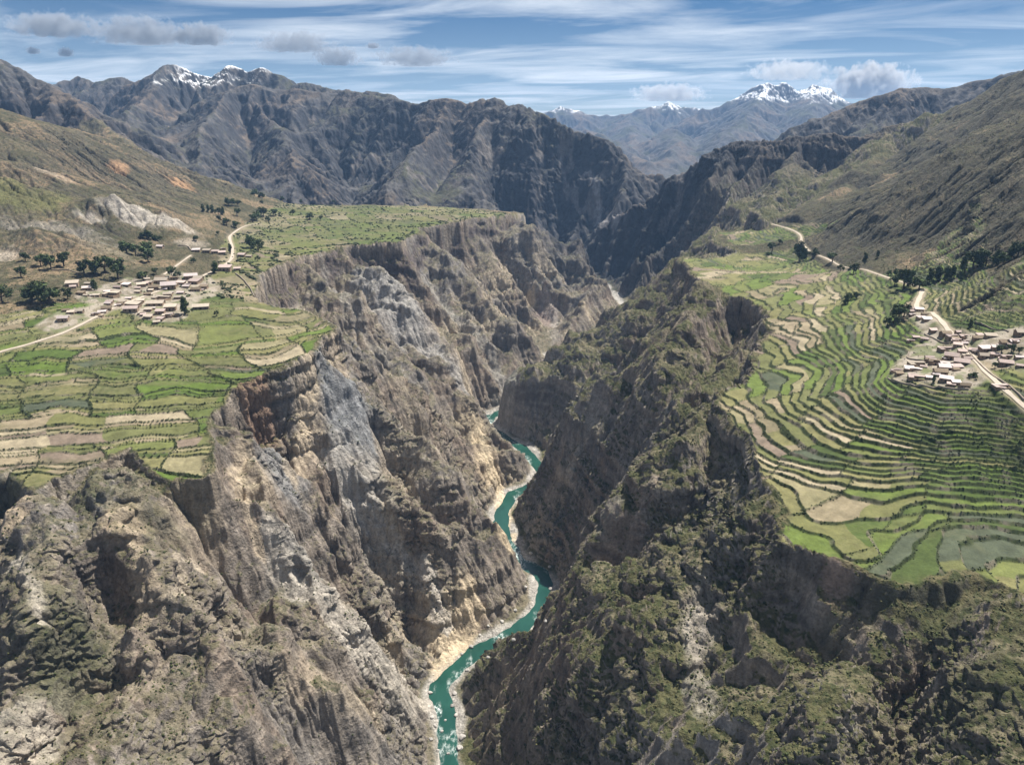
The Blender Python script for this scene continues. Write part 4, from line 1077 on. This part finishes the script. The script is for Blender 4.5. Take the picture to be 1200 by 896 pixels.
ROOFTXT = {'pale': 'pale roofed', 'pink': 'pinkish roofed', 'brown': 'brown roofed', 'tan': 'tan roofed'}
SHTXT = {'gable': 'gabled house', 'shed': 'lean-to house', 'yard': 'yard house'}
ROWN = ['back', 'second', 'third', 'fourth', 'fifth', 'sixth', 'seventh', 'eighth']
def village(items, rows, where, group, palette, face):
    """items: (u, v, w); split in depth into rows, each row read from the left"""
    items = sorted(items, key=lambda q: q[1]); n = len(items); k = math.ceil(n / rows)
    for r in range(rows):
        row = sorted(items[r * k:(r + 1) * k])
        for i, (u, v, w_) in enumerate(row):
            roof = rnd.choice(palette); shp = 'yard' if (w_ > 18 and rnd.random() < .5) else rnd.choice(['gable', 'gable', 'shed', 'shed', 'yard'])
            nm = ROWN[r] if r < rows - 1 else 'front'
            oo = ORD[i]; txt = f"{ROOFTXT[roof]} {SHTXT[shp]}, {oo} in the {nm} row of {where}"
            yaw = face + rnd.choice([0, 0, 0, 1.57]) * 0 + rnd.uniform(-.35, .35)
            make_house((u, v), w_ * .86, shp, roof, yaw, txt, group, rnd.uniform(.85, 1.2) * (.62 if w_ > 18 else 1))
LV = [(x / 5 + 60, y / 5 + 280, max(w_, 32) / 5) for x, y, w_ in [
    (640, 240, 60), (720, 235, 50), (820, 232, 80), (865, 245, 60), (760, 268, 60), (650, 258, 80), (690, 292, 90), (600, 294, 60), (720, 275, 50), (840, 262, 70), (895, 290, 55), (850, 305, 60), (530, 279, 55),
    (510, 314, 40), (440, 274, 55), (390, 290, 50), (385, 318, 45), (455, 348, 40), (330, 314, 40), (350, 340, 90), (645, 354, 105), (685, 334, 55), (742, 350, 45), (615, 388, 105), (490, 394, 75), (470, 420, 90), (700, 417, 75),
    (640, 436, 60), (570, 460, 55), (680, 456, 60), (725, 452, 50), (640, 476, 50), (525, 370, 45), (392, 396, 40), (335, 384, 45), (325, 414, 60), (72, 474, 65), (262, 446, 50), (165, 430, 55), (115, 436, 45), (300, 430, 50), (125, 276, 75), (210, 300, 55), (175, 325, 55), (215, 266, 40), (265, 335, 45), (565, 335, 45), (570, 420, 50), (530, 440, 45), (420, 372, 40), (760, 320, 45), (790, 285, 45), (575, 262, 45), (560, 240, 40)]]
LV += [(u + rnd.uniform(-7, 7), v + rnd.uniform(-3, 3), rnd.uniform(6, 9)) for u, v, w_ in rnd.sample(LV, 42)]
village(LV, 8, 'the left village', 'houses of the left village', ['pink', 'tan', 'tan', 'brown', 'pale'], .12)
OUT = [(x / 5 + 60, y / 5 + 280, w_ / 5) for x, y, w_ in [(880, 408, 100), (1020, 184, 80), (1090, 182, 45), (912, 80, 50), (850, 75, 50), (962, 84, 45), (1002, 90, 45), (1120, 102, 50), (1160, 107, 40), (640, 53, 45), (1010, 62, 35)]]
village(OUT, 2, 'the upper left hamlet', 'houses beyond the left village', ['pink', 'tan', 'pale'], .1)
RV = [(x / 5.6 + 1030, y / 5.6 + 320, max(w_, 46) / 5.6) for x, y, w_ in [
    (220, 244, 50), (222, 279, 50), (280, 302, 70), (300, 279, 50), (360, 384, 60), (530, 374, 55), (435, 412, 70), (480, 434, 80), (245, 424, 50), (300, 436, 50), (565, 414, 70), (582, 440, 50), (650, 432, 70), (735, 420, 80),
    (835, 469, 90), (905, 449, 80), (930, 400, 80), (440, 505, 105), (515, 489, 60), (495, 462, 50), (545, 530, 60), (620, 504, 60), (700, 505, 90), (775, 495, 70), (475, 556, 95), (572, 556, 60), (700, 550, 90), (762, 545, 60), (840, 560, 80), (920, 556, 60),
    (835, 600, 90), (930, 614, 60), (250, 604, 120), (225, 636, 110), (375, 596, 100), (455, 600, 80), (540, 595, 100), (430, 630, 90), (510, 626, 80), (400, 662, 90), (250, 690, 115), (440, 706, 90), (505, 724, 60), (560, 745, 70), (130, 636, 40), (95, 646, 40), (800, 748, 110), (330, 560, 60), (330, 690, 50)]]
RV += [(u + rnd.uniform(-7, 9), v + rnd.uniform(-4, 4), rnd.uniform(8, 12)) for u, v, w_ in rnd.sample(RV, 36)]
village(RV, 7, 'the right village', 'houses of the right village', ['pale', 'pale', 'pink', 'pink', 'pink', 'tan', 'brown'], -.25)

# ------------------------------------------------------------------ dry stone walls
def stone_wall(px, hpx, label):
    P = raycast(px); vs, fs = [], []
    base = Vector((P[0][0] * S, P[0][1] * S, 0)); t = depth_at(px[0], P[0]); h = hpx * t / FPX * S; k = h * .45
    pts = spline(P, 5)
    for i, q in enumerate(pts):
        a = pts[min(i + 1, len(pts) - 1)] - pts[max(i - 1, 0)]; n = np.array([-a[1], a[0]]); n /= np.linalg.norm(n) + 1e-9
        z = ground_z(q[0], q[1]) * S; hh = h * (.85 + .3 * rnd.random())
        for s, zz in ((-1, z - 1.0), (-.8, z + hh), (.8, z + hh), (1, z - 1.0)): vs.append((q[0] * S + n[0] * s * k - base.x, q[1] * S + n[1] * s * k - base.y, zz))
    for i in range(len(pts) - 1):
        a = i * 4
        for j in range(3): fs.append((a + j, a + j + 1, a + j + 5, a + j + 4))
    fs += [(3, 2, 1, 0), tuple((len(pts) - 1) * 4 + j for j in range(4))]
    z0 = min(v[2] for v in vs); vs = [(x, y, z - z0) for x, y, z in vs]
    o = bpy.data.objects.new('stone_wall', mesh_of('stone_wall', vs, fs, M_STONE)); o.location = (base.x, base.y, z0)
    link(o, None, label, 'wall', 'dry stone walls by the villages')
q5 = lambda x, y: (x / 5 + 60, y / 5 + 280); q6 = lambda x, y: (x / 5.6 + 1030, y / 5.6 + 320)
stone_wall([q5(0, 185), q5(120, 190), q5(220, 215)], 1.2, 'low stone wall above the small green field left of the left village')
stone_wall([q5(740, 40), q5(800, 45), q5(825, 70)], 1.2, 'low stone wall beside the bare brown plot above the left village')
stone_wall([q5(1080, 205), q5(1150, 270), q5(1190, 340)], 1.4, 'pale stone wall curving along the gorge rim right of left village')
stone_wall([q5(790, 380), q5(785, 430), q5(760, 465)], 1.3, 'short stone wall behind the dark tree at left village edge')
stone_wall([q6(195, 520), q6(190, 560), q6(300, 578), q6(420, 572)], 1.6, 'stone wall around the bare earth enclosure in the right village')
stone_wall([q6(60, 690), q6(150, 722), q6(300, 738), q6(450, 755), q6(590, 760)], 1.8, 'long stone wall along the front edge of the right village')
stone_wall([q6(630, 322), q6(720, 350), q6(850, 385)], 1.4, 'stone wall crossing the slope above the right village')
stone_wall([q6(560, 480), q6(640, 580), q6(720, 650), q6(800, 700), q6(952, 820)], 1.8, 'long dark stone wall following the road through the right village')
stone_wall([q6(300, 400), q6(380, 440), q6(460, 470)], 1.3, 'low stone wall beside green plot at top of right village')

# ------------------------------------------------------------------ trees
def leaf_mat():
    m, nt, b = nmat('dark_foliage', .8, .2)
    at = nt.nodes.new('ShaderNodeAttribute'); at.attribute_name = 'tint'
    oi = nt.nodes.new('ShaderNodeObjectInfo'); v = nt.nodes.new('ShaderNodeHueSaturation'); nt.links.new(at.outputs['Color'], v.inputs['Color'])
    mr_ = nt.nodes.new('ShaderNodeMapRange'); mr_.inputs[3].default_value = .7; mr_.inputs[4].default_value = 1.3
    nt.links.new(oi.outputs['Random'], mr_.inputs[0]); nt.links.new(mr_.outputs[0], v.inputs['Value']); nt.links.new(v.outputs[0], b.inputs['Base Color'])
    return m
M_LEAF = leaf_mat(); M_BARK = flat_mat('bark', (.06, .045, .032), (.11, .085, .06), 8)

def crown_mesh(kind, seed):
    """one unit tall tree: trunk mesh and leaf-cluster crown mesh"""
    r = np.random.RandomState(seed)
    tv, tf = [], []
    def limb(a, b, ra, rb, n=6):
        a, b = np.array(a), np.array(b); d = b - a; d = d / np.linalg.norm(d); u_ = np.cross(d, [1, .3, .2]); u_ /= np.linalg.norm(u_); v_ = np.cross(d, u_); k = len(tv)
        for c_, rr in ((a, ra), (b, rb)):
            for i in range(n): tv.append(tuple(c_ + (u_ * math.cos(2 * math.pi * i / n) + v_ * math.sin(2 * math.pi * i / n)) * rr))
        for i in range(n): tf.append((k + i, k + (i + 1) % n, k + n + (i + 1) % n, k + n + i))
    clumps = []
    if kind == 'round':
        limb((0, 0, -.06), (.02, 0, .35), .045, .03)
        for i in range(11):
            a = r.rand() * 6.28; rr = .10 + .24 * r.rand() ** .7; zz = .34 + .48 * r.rand()
            rr *= 1 - max(0, (zz - .62)) * 1.3
            c_ = (math.cos(a) * rr, math.sin(a) * rr, zz); limb((.02, 0, .3), c_, .02, .006, 4); clumps.append((c_, .12 + .08 * r.rand()))
    elif kind == 'tall':
        limb((0, 0, -.06), (0, 0, .8), .03, .008)
        for i in range(13):
            zz = .16 + .74 * (i + r.rand()) / 13; w_ = .15 * math.sin(min(1, (1.02 - zz) * 2.1) * 1.57) + .02; a = r.rand() * 6.28
            c_ = (math.cos(a) * w_ * .6, math.sin(a) * w_ * .6, zz); clumps.append((c_, .055 + w_ * .55)); limb((0, 0, zz - .08), c_, .012, .004, 4)
    else:
        limb((0, 0, -.06), (0, 0, .3), .04, .02)
        for i in range(9):
            a = r.rand() * 6.28; rr = .5 * r.rand() ** .6; zz = .22 + .5 * r.rand() * (1 - rr)
            clumps.append(((math.cos(a) * rr, math.sin(a) * rr, zz), .2 + .1 * r.rand()))
    cv, cf, cc = [], [], []
    for (cx, cy_, cz), R in clumps:
        base = np.array([.05, .07, .024]) * (.8 + .5 * r.rand())
        for i in range(64):
            d = r.normal(size=3); d /= np.linalg.norm(d); q = np.array([cx, cy_, cz]) + d * R * (.45 + .6 * r.rand())
            n = d + r.normal(size=3) * .5; n /= np.linalg.norm(n); u_ = np.cross(n, r.normal(size=3)); u_ /= np.linalg.norm(u_); v_ = np.cross(n, u_)
            s = R * (.22 + .22 * r.rand()); k = len(cv)
            cv += [tuple(q + u_ * s), tuple(q + v_ * s * .7), tuple(q - u_ * s), tuple(q - v_ * s * .7)]
            cf.append((k, k + 1, k + 2, k + 3)); col = base * (.8 + .4 * r.rand()); cc += [(*col, 1)] * 4
    tr = mesh_of('trunk', tv, tf, M_BARK, True); cr = mesh_of('crown', cv, cf, M_LEAF)
    at = cr.attributes.new('tint', 'FLOAT_COLOR', 'POINT'); at.data.foreach_set('color', np.array(cc, f32).ravel())
    return tr, cr
TM = {k: [crown_mesh(k, 100 + 10 * i + len(k)) for i in range(4)] for k in ('round', 'tall', 'bush')}
KTXT = {'round': 'rounded', 'tall': 'slender upright', 'bush': 'low spreading'}
def trees(items, where, group, kind='round', what='dark tree'):
    items = sorted(items)
    for i, it in enumerate(items):
        u, v, h = it[:3]; k = it[3] if len(it) > 3 else kind
        p = raycast([(u, v)])[0]; H = h * depth_at((u, v), p) / FPX * S * 1.15
        pre = (ORD[i] + ' of ') if len(items) > 1 else ''
        txt = f"{KTXT[k]} tree {where}" if not pre else f"{KTXT[k]} tree, {ORD[i]} {where}"
        o = bpy.data.objects.new('bush' if k == 'bush' else 'tree', None); link(o, None, txt.replace(' tree', ' bush', 1) if k == 'bush' else txt, 'bush' if k == 'bush' else 'tree', group)
        o.location = (p[0] * S, p[1] * S, ground_z(p[0], p[1]) * S); o.rotation_euler = (0, 0, rnd.random() * 6.28); o.scale = (H * rnd.uniform(.9, 1.2) * (1.15 if k == 'round' else 1),) * 2 + (H,)
        tr, cr = rnd.choice(TM[k]); link(bpy.data.objects.new('trunk', tr), parent=o); link(bpy.data.objects.new('crown', cr), parent=o)
GT = 'trees around the left village'; GR = 'trees around the right village'
trees([(3, 354, 19), (38, 353, 22), (59, 355, 24), (80, 351, 13)], 'of four at the left edge beside the green field', GT)
trees([(25, 325, 12), (60, 315, 15), (75, 312, 16), (48, 312, 13), (30, 306, 10)], 'on the rocky slope above the left edge field', GT)
trees([(99, 323, 18), (113, 322, 15), (123, 320, 20), (139, 327, 24)], 'of the big trees just behind the left village', GT)
trees([(149, 297, 14), (159, 300, 13), (171, 299, 15), (174, 307, 13)], 'on the tan slope above the left village', GT)
trees([(168, 329, 10), (183, 322, 8), (201, 324, 11), (208, 326, 8)], 'along the back edge of the left village', GT)
trees([(111, 340, 12, 'tall')], 'standing among the upper left houses of the left village', GT)
trees([(217.5, 368, 19, 'tall'), (254, 370, 6)], 'at the right end of the left village', GT)
trees([(172, 279, 9, 'bush'), (185, 281, 7, 'bush')], 'at the foot of the pale badland cliff', GT)
trees([(227, 308, 6), (252, 320, 13, 'tall'), (270, 296, 10, 'tall'), (302, 306, 6)], 'along the road between left village and hamlet', GT)
trees([(296, 291, 15), (303, 294, 13)], 'of the pair on the plateau right of the hamlet', GT)
trees([(238, 249, 9, 'tall'), (244, 249, 8, 'tall'), (249, 250, 9, 'tall'), (256, 252, 8), (261, 252, 9, 'tall'), (278, 253, 9)], 'below the orange earth patch', GT)
trees([(257, 260, 7), (266, 264, 8), (277, 267, 8), (230, 282, 6), (256, 276, 5)], 'of the trees beside the pale badland toe', GT)
trees([(268, 241, 9), (272, 241, 8), (279, 242, 7), (298, 230, 8), (307, 232, 7), (306, 238, 4, 'bush')], 'at the hill foot behind the left plateau', GT)
trees([(296, 260, 9), (300, 258, 10), (306, 252, 9), (309, 253, 9), (314, 259, 6), (321, 253, 8)], 'in the farm clump behind the left plateau', GT)
trees([(331, 236, 5), (343, 252, 6), (352, 236, 4), (363, 257, 7), (376, 258, 5), (391, 238, 4)], 'of those dotted over the far left plateau', GT)
trees([(904.5, 295, 11), (914, 286, 6)], 'of the pair on the far right shelf edge', GR)
trees([(936.5, 305, 20, 'tall'), (941, 305, 15, 'tall'), (932, 294, 8)], 'of the tall group beside the road on right shelf', GR, 'tall')
trees([(952.5, 302, 10, 'bush'), (975, 308, 11), (985, 317, 8), (1000, 320, 12), (1013, 309, 12, 'tall'), (1028, 302, 8, 'tall'), (1041, 322, 6)], 'along the road below the right hill', GR)
trees([(1059, 337, 22), (1048, 334, 12)], 'of the big pair left of the road bend', GR)
trees([(1077, 339, 14), (1089, 331, 16, 'tall'), (1099, 328, 16, 'tall'), (1108, 329, 16, 'tall'), (1115, 325, 14, 'tall')], 'of the lower grove right of the road bend', GR)
trees([(1128, 317, 16, 'tall'), (1140, 314, 20), (1147, 312, 20, 'tall'), (1155, 311, 18), (1167, 312, 17, 'tall'), (1176, 309, 14), (1184, 304, 18, 'tall'), (1192, 301, 18), (1199, 299, 14)], 'in the upper grove at the right edge', GR)
trees([(991, 355, 12, 'tall'), (997, 351, 8), (1004, 349, 8)], 'of three between terraces in mid right', GR)
trees([(1053, 374, 17), (1059, 371, 15), (1047, 380, 11), (1040, 381, 9)], 'in the dark grove left of the right village', GR)
trees([(1094, 448, 9, 'tall')], 'between the front houses of the right village', GR)
trees([(1173, 414, 10), (1185, 412, 9), (1194, 414, 8)], 'of three among houses at the right edge', GR)
trees([(1137, 382, 9, 'tall'), (1166, 430, 7), (1141, 442, 7, 'bush')], 'beside the road through the right village', GR)

# ------------------------------------------------------------------ boulders in and beside the river
def boulder_mesh(seed):
    bm = bmesh.new(); bmesh.ops.create_icosphere(bm, subdivisions=3, radius=1); r = np.random.RandomState(seed)
    cuts = [(Vector(r.normal(size=3)).normalized(), .62 + .25 * r.rand()) for _ in range(9)]
    for v in bm.verts:
        for n, dd in cuts:
            e = v.co.dot(n)
            if e > dd: v.co -= n * (e - dd) * .9
        v.co *= 1 + .05 * r.rand(); v.co.z *= .75
    me = bpy.data.meshes.new('boulder'); bm.to_mesh(me); bm.free(); me.materials.append(M_BOULD); return me
M_BOULD = flat_mat('river_boulder_stone', (.26, .245, .225), (.46, .435, .40), 1.8)
BM = [boulder_mesh(s) for s in range(5)]
BLD = {'left': [(504, 812, 5), (506, 840, 5), (510, 850, 4), (505, 866, 5), (513, 879, 4), (552, 758, 5), (541, 766, 4), (562, 744, 4), (572, 733, 4), (588, 728, 5), (604, 715, 4), (616, 688, 5)],
       'right': [(542, 864, 9), (539, 876, 7), (534, 838, 5), (530, 828, 5), (533, 812, 5), (548, 785, 5), (572, 770, 5), (602, 750, 6), (640, 728, 5), (646, 690, 5), (644, 664, 4), (622, 648, 4)],
       'mid': [(525.5, 885, 4), (518, 858, 3.5), (522, 846, 3)]}
UPO = ['lowest', 'second', 'third', 'fourth', 'fifth', 'sixth', 'seventh', 'eighth', 'ninth', 'tenth', 'eleventh', 'topmost']
for side, lst in BLD.items():
    lst = sorted(lst, key=lambda q: -q[1])
    for i, (u, v, w_) in enumerate(lst):
        p = raycast([(u, v)])[0]; R = w_ * depth_at((u, v), p) / FPX * S * .5
        where = {'left': 'on the left river bank', 'right': 'on the right river bank', 'mid': 'standing in the green water'}[side]
        txt = f"pale boulder {where}, {UPO[i]} {'counting up from the bottom of the photo' if 0 < i < 11 else 'of that bank' if side != 'mid' else 'of the three there'}"
        o = bpy.data.objects.new('boulder', BM[i % 5]); link(o, None, txt, 'boulder', 'boulders along the river')
        zz = max(ground_z(p[0], p[1]), float(zriver(p[1])))
        o.location = (p[0] * S, p[1] * S, zz * S + R * .25); o.scale = (R * rnd.uniform(.9, 1.3), R, R * rnd.uniform(.8, 1.1)); o.rotation_euler = (0, 0, rnd.random() * 6)

# ------------------------------------------------------------------ scrub on the slopes and hedges on the terraces (uncountable)
def scatter(name, w, n, rlo, rhi, seed, cols, flat=.8):
    r = np.random.RandomState(seed)
    X, Y, Z = T['x'], T['y'], T['z']
    area = np.abs(np.gradient(X, axis=0) * np.gradient(Y, axis=1) - np.gradient(X, axis=1) * np.gradient(Y, axis=0))
    dist = np.hypot(X, Y)
    wt = (w * np.clip(area, 0, 30) ** .6).ravel(); cs = np.cumsum(wt); i = np.searchsorted(cs, r.rand(n) * cs[-1])
    P = np.stack([X.ravel()[i], Y.ravel()[i], Z.ravel()[i]], -1) * S
    sp = np.hypot(np.gradient(X, axis=0), np.gradient(Y, axis=0)).ravel()[i]
    P[:, :2] += r.normal(size=(n, 2)) * sp[:, None] * S * .5
    t_ = (1 + 5 ** .5) / 2
    V = np.array([(-1, t_, 0), (1, t_, 0), (-1, -t_, 0), (1, -t_, 0), (0, -1, t_), (0, 1, t_), (0, -1, -t_), (0, 1, -t_), (t_, 0, -1), (t_, 0, 1), (-t_, 0, -1), (-t_, 0, 1)]) / 1.9
    Fc = np.array([(0, 11, 5), (0, 5, 1), (0, 1, 7), (0, 7, 10), (0, 10, 11), (1, 5, 9), (5, 11, 4), (11, 10, 2), (10, 7, 6), (7, 1, 8), (3, 9, 4), (3, 4, 2), (3, 2, 6), (3, 6, 8), (3, 8, 9), (4, 9, 5), (2, 4, 11), (6, 2, 10), (8, 6, 7), (9, 8, 1)])
    R = (rlo + (rhi - rlo) * r.rand(n) ** 2.2) * S
    verts = V[None] * (1 + .55 * r.uniform(-1, 1, (n, 12, 1))) * R[:, None, None] * np.array([1, 1, flat]) + P[:, None] + np.array([0, 0, .25]) * R[:, None, None]
    faces = (Fc[None] + (np.arange(n) * 12)[:, None, None]).reshape(-1, 3)
    me = bpy.data.meshes.new(name); me.vertices.add(n * 12); me.vertices.foreach_set('co', verts.astype(f32).ravel())
    me.loops.add(len(faces) * 3); me.loops.foreach_set('vertex_index', faces.ravel().astype(np.int32)); me.polygons.add(len(faces))
    me.polygons.foreach_set('loop_start', (np.arange(len(faces)) * 3).astype(np.int32)); me.polygons.foreach_set('loop_total', np.full(len(faces), 3, np.int32))
    me.update(calc_edges=True)
    cols = np.array(cols); cc = cols[r.randint(0, len(cols), n)] * (.7 + .6 * r.rand(n, 1)); cc = np.repeat(cc, 12, 0) * (.85 + .3 * r.rand(n * 12, 1))
    at = me.attributes.new('tint', 'FLOAT_COLOR', 'POINT'); at.data.foreach_set('color', np.concatenate([cc, np.ones((n * 12, 1))], 1).astype(f32).ravel())
    me.materials.append(M_LEAF); link(bpy.data.objects.new(name, me), 'stuff')
dist_ = np.hypot(T['x'], T['y'])
wild = (T['fm'] < .1) * T['near'] * (T['vl'] < .2) * (T['road'] > 14) * (T['dr'] > 46) * (dist_ < 3600)
dens = T['gs'] * (.35 + .65 * sstep(-.1, .35, fbm(T['x'], T['y'], 130, 3, 201))) * np.where(T['left'] > .5, .8, 1.0) + .05
scatter('scrub', wild * dens, 85000, .5, 2.0, 5, [(.045, .052, .02), (.06, .062, .025), (.035, .045, .016), (.085, .08, .035)])
hd = T['hedge'] * (T['fm'] > .5) * (dist_ < 3400) * np.where(T['x'] > 0, .3, 1.)
scatter('hedge_scrub', hd, 45000, .5, 1.5, 6, [(.035, .048, .016), (.05, .06, .02), (.03, .042, .015)])

far_w = T['hedge'] * (T['fm'] > .5) * (T['x'] < 0) * (T['y'] > 2000) * (T['y'] < 4700)
scatter('plateau_scrub', far_w, 2600, 2.5, 6.5, 8, [(.035, .045, .018), (.045, .055, .022)], .6)

# ------------------------------------------------------------------ small clouds beyond the haze
mc_ = bpy.data.materials.new('cloud_vapour'); mc_.use_nodes = True; nt = mc_.node_tree; nt.nodes.remove(nt.nodes['Principled BSDF'])
tcn = nt.nodes.new('ShaderNodeTexCoord'); oi = nt.nodes.new('ShaderNodeObjectInfo')
vm = nt.nodes.new('ShaderNodeVectorMath'); vm.operation = 'ADD'; nt.links.new(tcn.outputs['Object'], vm.inputs[0])
cmb = nt.nodes.new('ShaderNodeCombineXYZ'); nt.links.new(M('MULTIPLY', oi.outputs['Random'], 40.), cmb.inputs[0]); nt.links.new(cmb.outputs[0], vm.inputs[1])
mpn = nt.nodes.new('ShaderNodeMapping'); mpn.inputs['Scale'].default_value = (3.0, 1.6, 1.0); nt.links.new(vm.outputs[0], mpn.inputs['Vector'])
ns = noise_node(nt, 1.9, 6, .62, mpn.outputs[0])
ln = nt.nodes.new('ShaderNodeVectorMath'); ln.operation = 'LENGTH'; nt.links.new(tcn.outputs['Object'], ln.inputs[0])
dens_ = M('SUBTRACT', M('MULTIPLY', ns.outputs[0], 3.6), M('ADD', M('MULTIPLY', M('POWER', ln.outputs['Value'], 2.), 1.0), 1.27))
dens_ = M('MINIMUM', M('MAXIMUM', M('MULTIPLY', dens_, 3.4), 0.), 1.)
pv = nt.nodes.new('ShaderNodeVolumePrincipled'); pv.inputs['Anisotropy'].default_value = .1
al = nt.nodes.new('ShaderNodeAttribute'); al.attribute_type = 'OBJECT'; al.attribute_name = 'shade_tint'; nt.links.new(al.outputs['Color'], pv.inputs['Color'])
at = nt.nodes.new('ShaderNodeAttribute'); at.attribute_type = 'OBJECT'; at.attribute_name = 'thickness'
nt.links.new(M('MULTIPLY', dens_, at.outputs['Fac']), pv.inputs['Density']); nt.links.new(pv.outputs[0], nt.nodes['Material Output'].inputs['Volume'])
bm = bmesh.new(); bmesh.ops.create_icosphere(bm, subdivisions=3, radius=1)
for v in bm.verts: v.co.z = max(v.co.z, -.55)
cme = bpy.data.meshes.new('cloud'); bm.to_mesh(cme); bm.free(); cme.materials.append(mc_)
for u, v, w_, h_, y_, txt, k in [
    (62, 31, 92, 24, 26000, 'grey ragged cloud at the top left, leftmost of the large ones', 1.0), (165, 39, 100, 26, 26000, 'long grey cloud above the left snowy peak, second large one from left', 1.0),
    (236, 42, 66, 22, 26000, 'small curled grey cloud right above the left snow summit', .9), (345, 51, 84, 20, 26500, 'pale grey cloud over the brown ridge right of the snow summit', .8),
    (396, 68, 56, 18, 27000, 'thin grey cloud just above the left range right shoulder', .8), (486, 68, 84, 19, 27000, 'pale cloud standing alone above the central dark peaks', .8),
    (77, 62, 17, 9, 26000, 'tiny grey cloud scrap at left, right one of a pair', .9), (39, 60, 15, 7, 26000, 'tiny grey cloud scrap near the left edge of the sky', .9), (437, 54, 15, 6, 26000, 'tiny grey cloud scrap above the lone central cloud', .8),
    (1020, 99, 92, 34, 62000, 'bright white puffy cloud behind the right ridge beside the snow peak', 1.6), (925, 84, 90, 20, 62000, 'faint white cloud hanging over the twin snow peak', .5), (785, 110, 80, 18, 64000, 'white cloud low behind the middle far snow summit', .9)]:
    p = PY(u, v, y_); sx_, sz_ = w_ * y_ / FPX * S * .62, h_ * y_ / FPX * S * .75
    o = bpy.data.objects.new('cloud', cme); link(o, None, txt, 'cloud', 'small clouds in the sky'); o.location = [q * S for q in p]; o.scale = (sx_, sx_ * .6, sz_)
    o['thickness'] = (5.0 if u > 600 else 4.6) * k / sx_; o['shade_tint'] = (.99, .99, 1.0) if u > 600 else (.56, .61, .69)  # left clouds: their shaded grey is put into the vapour colour
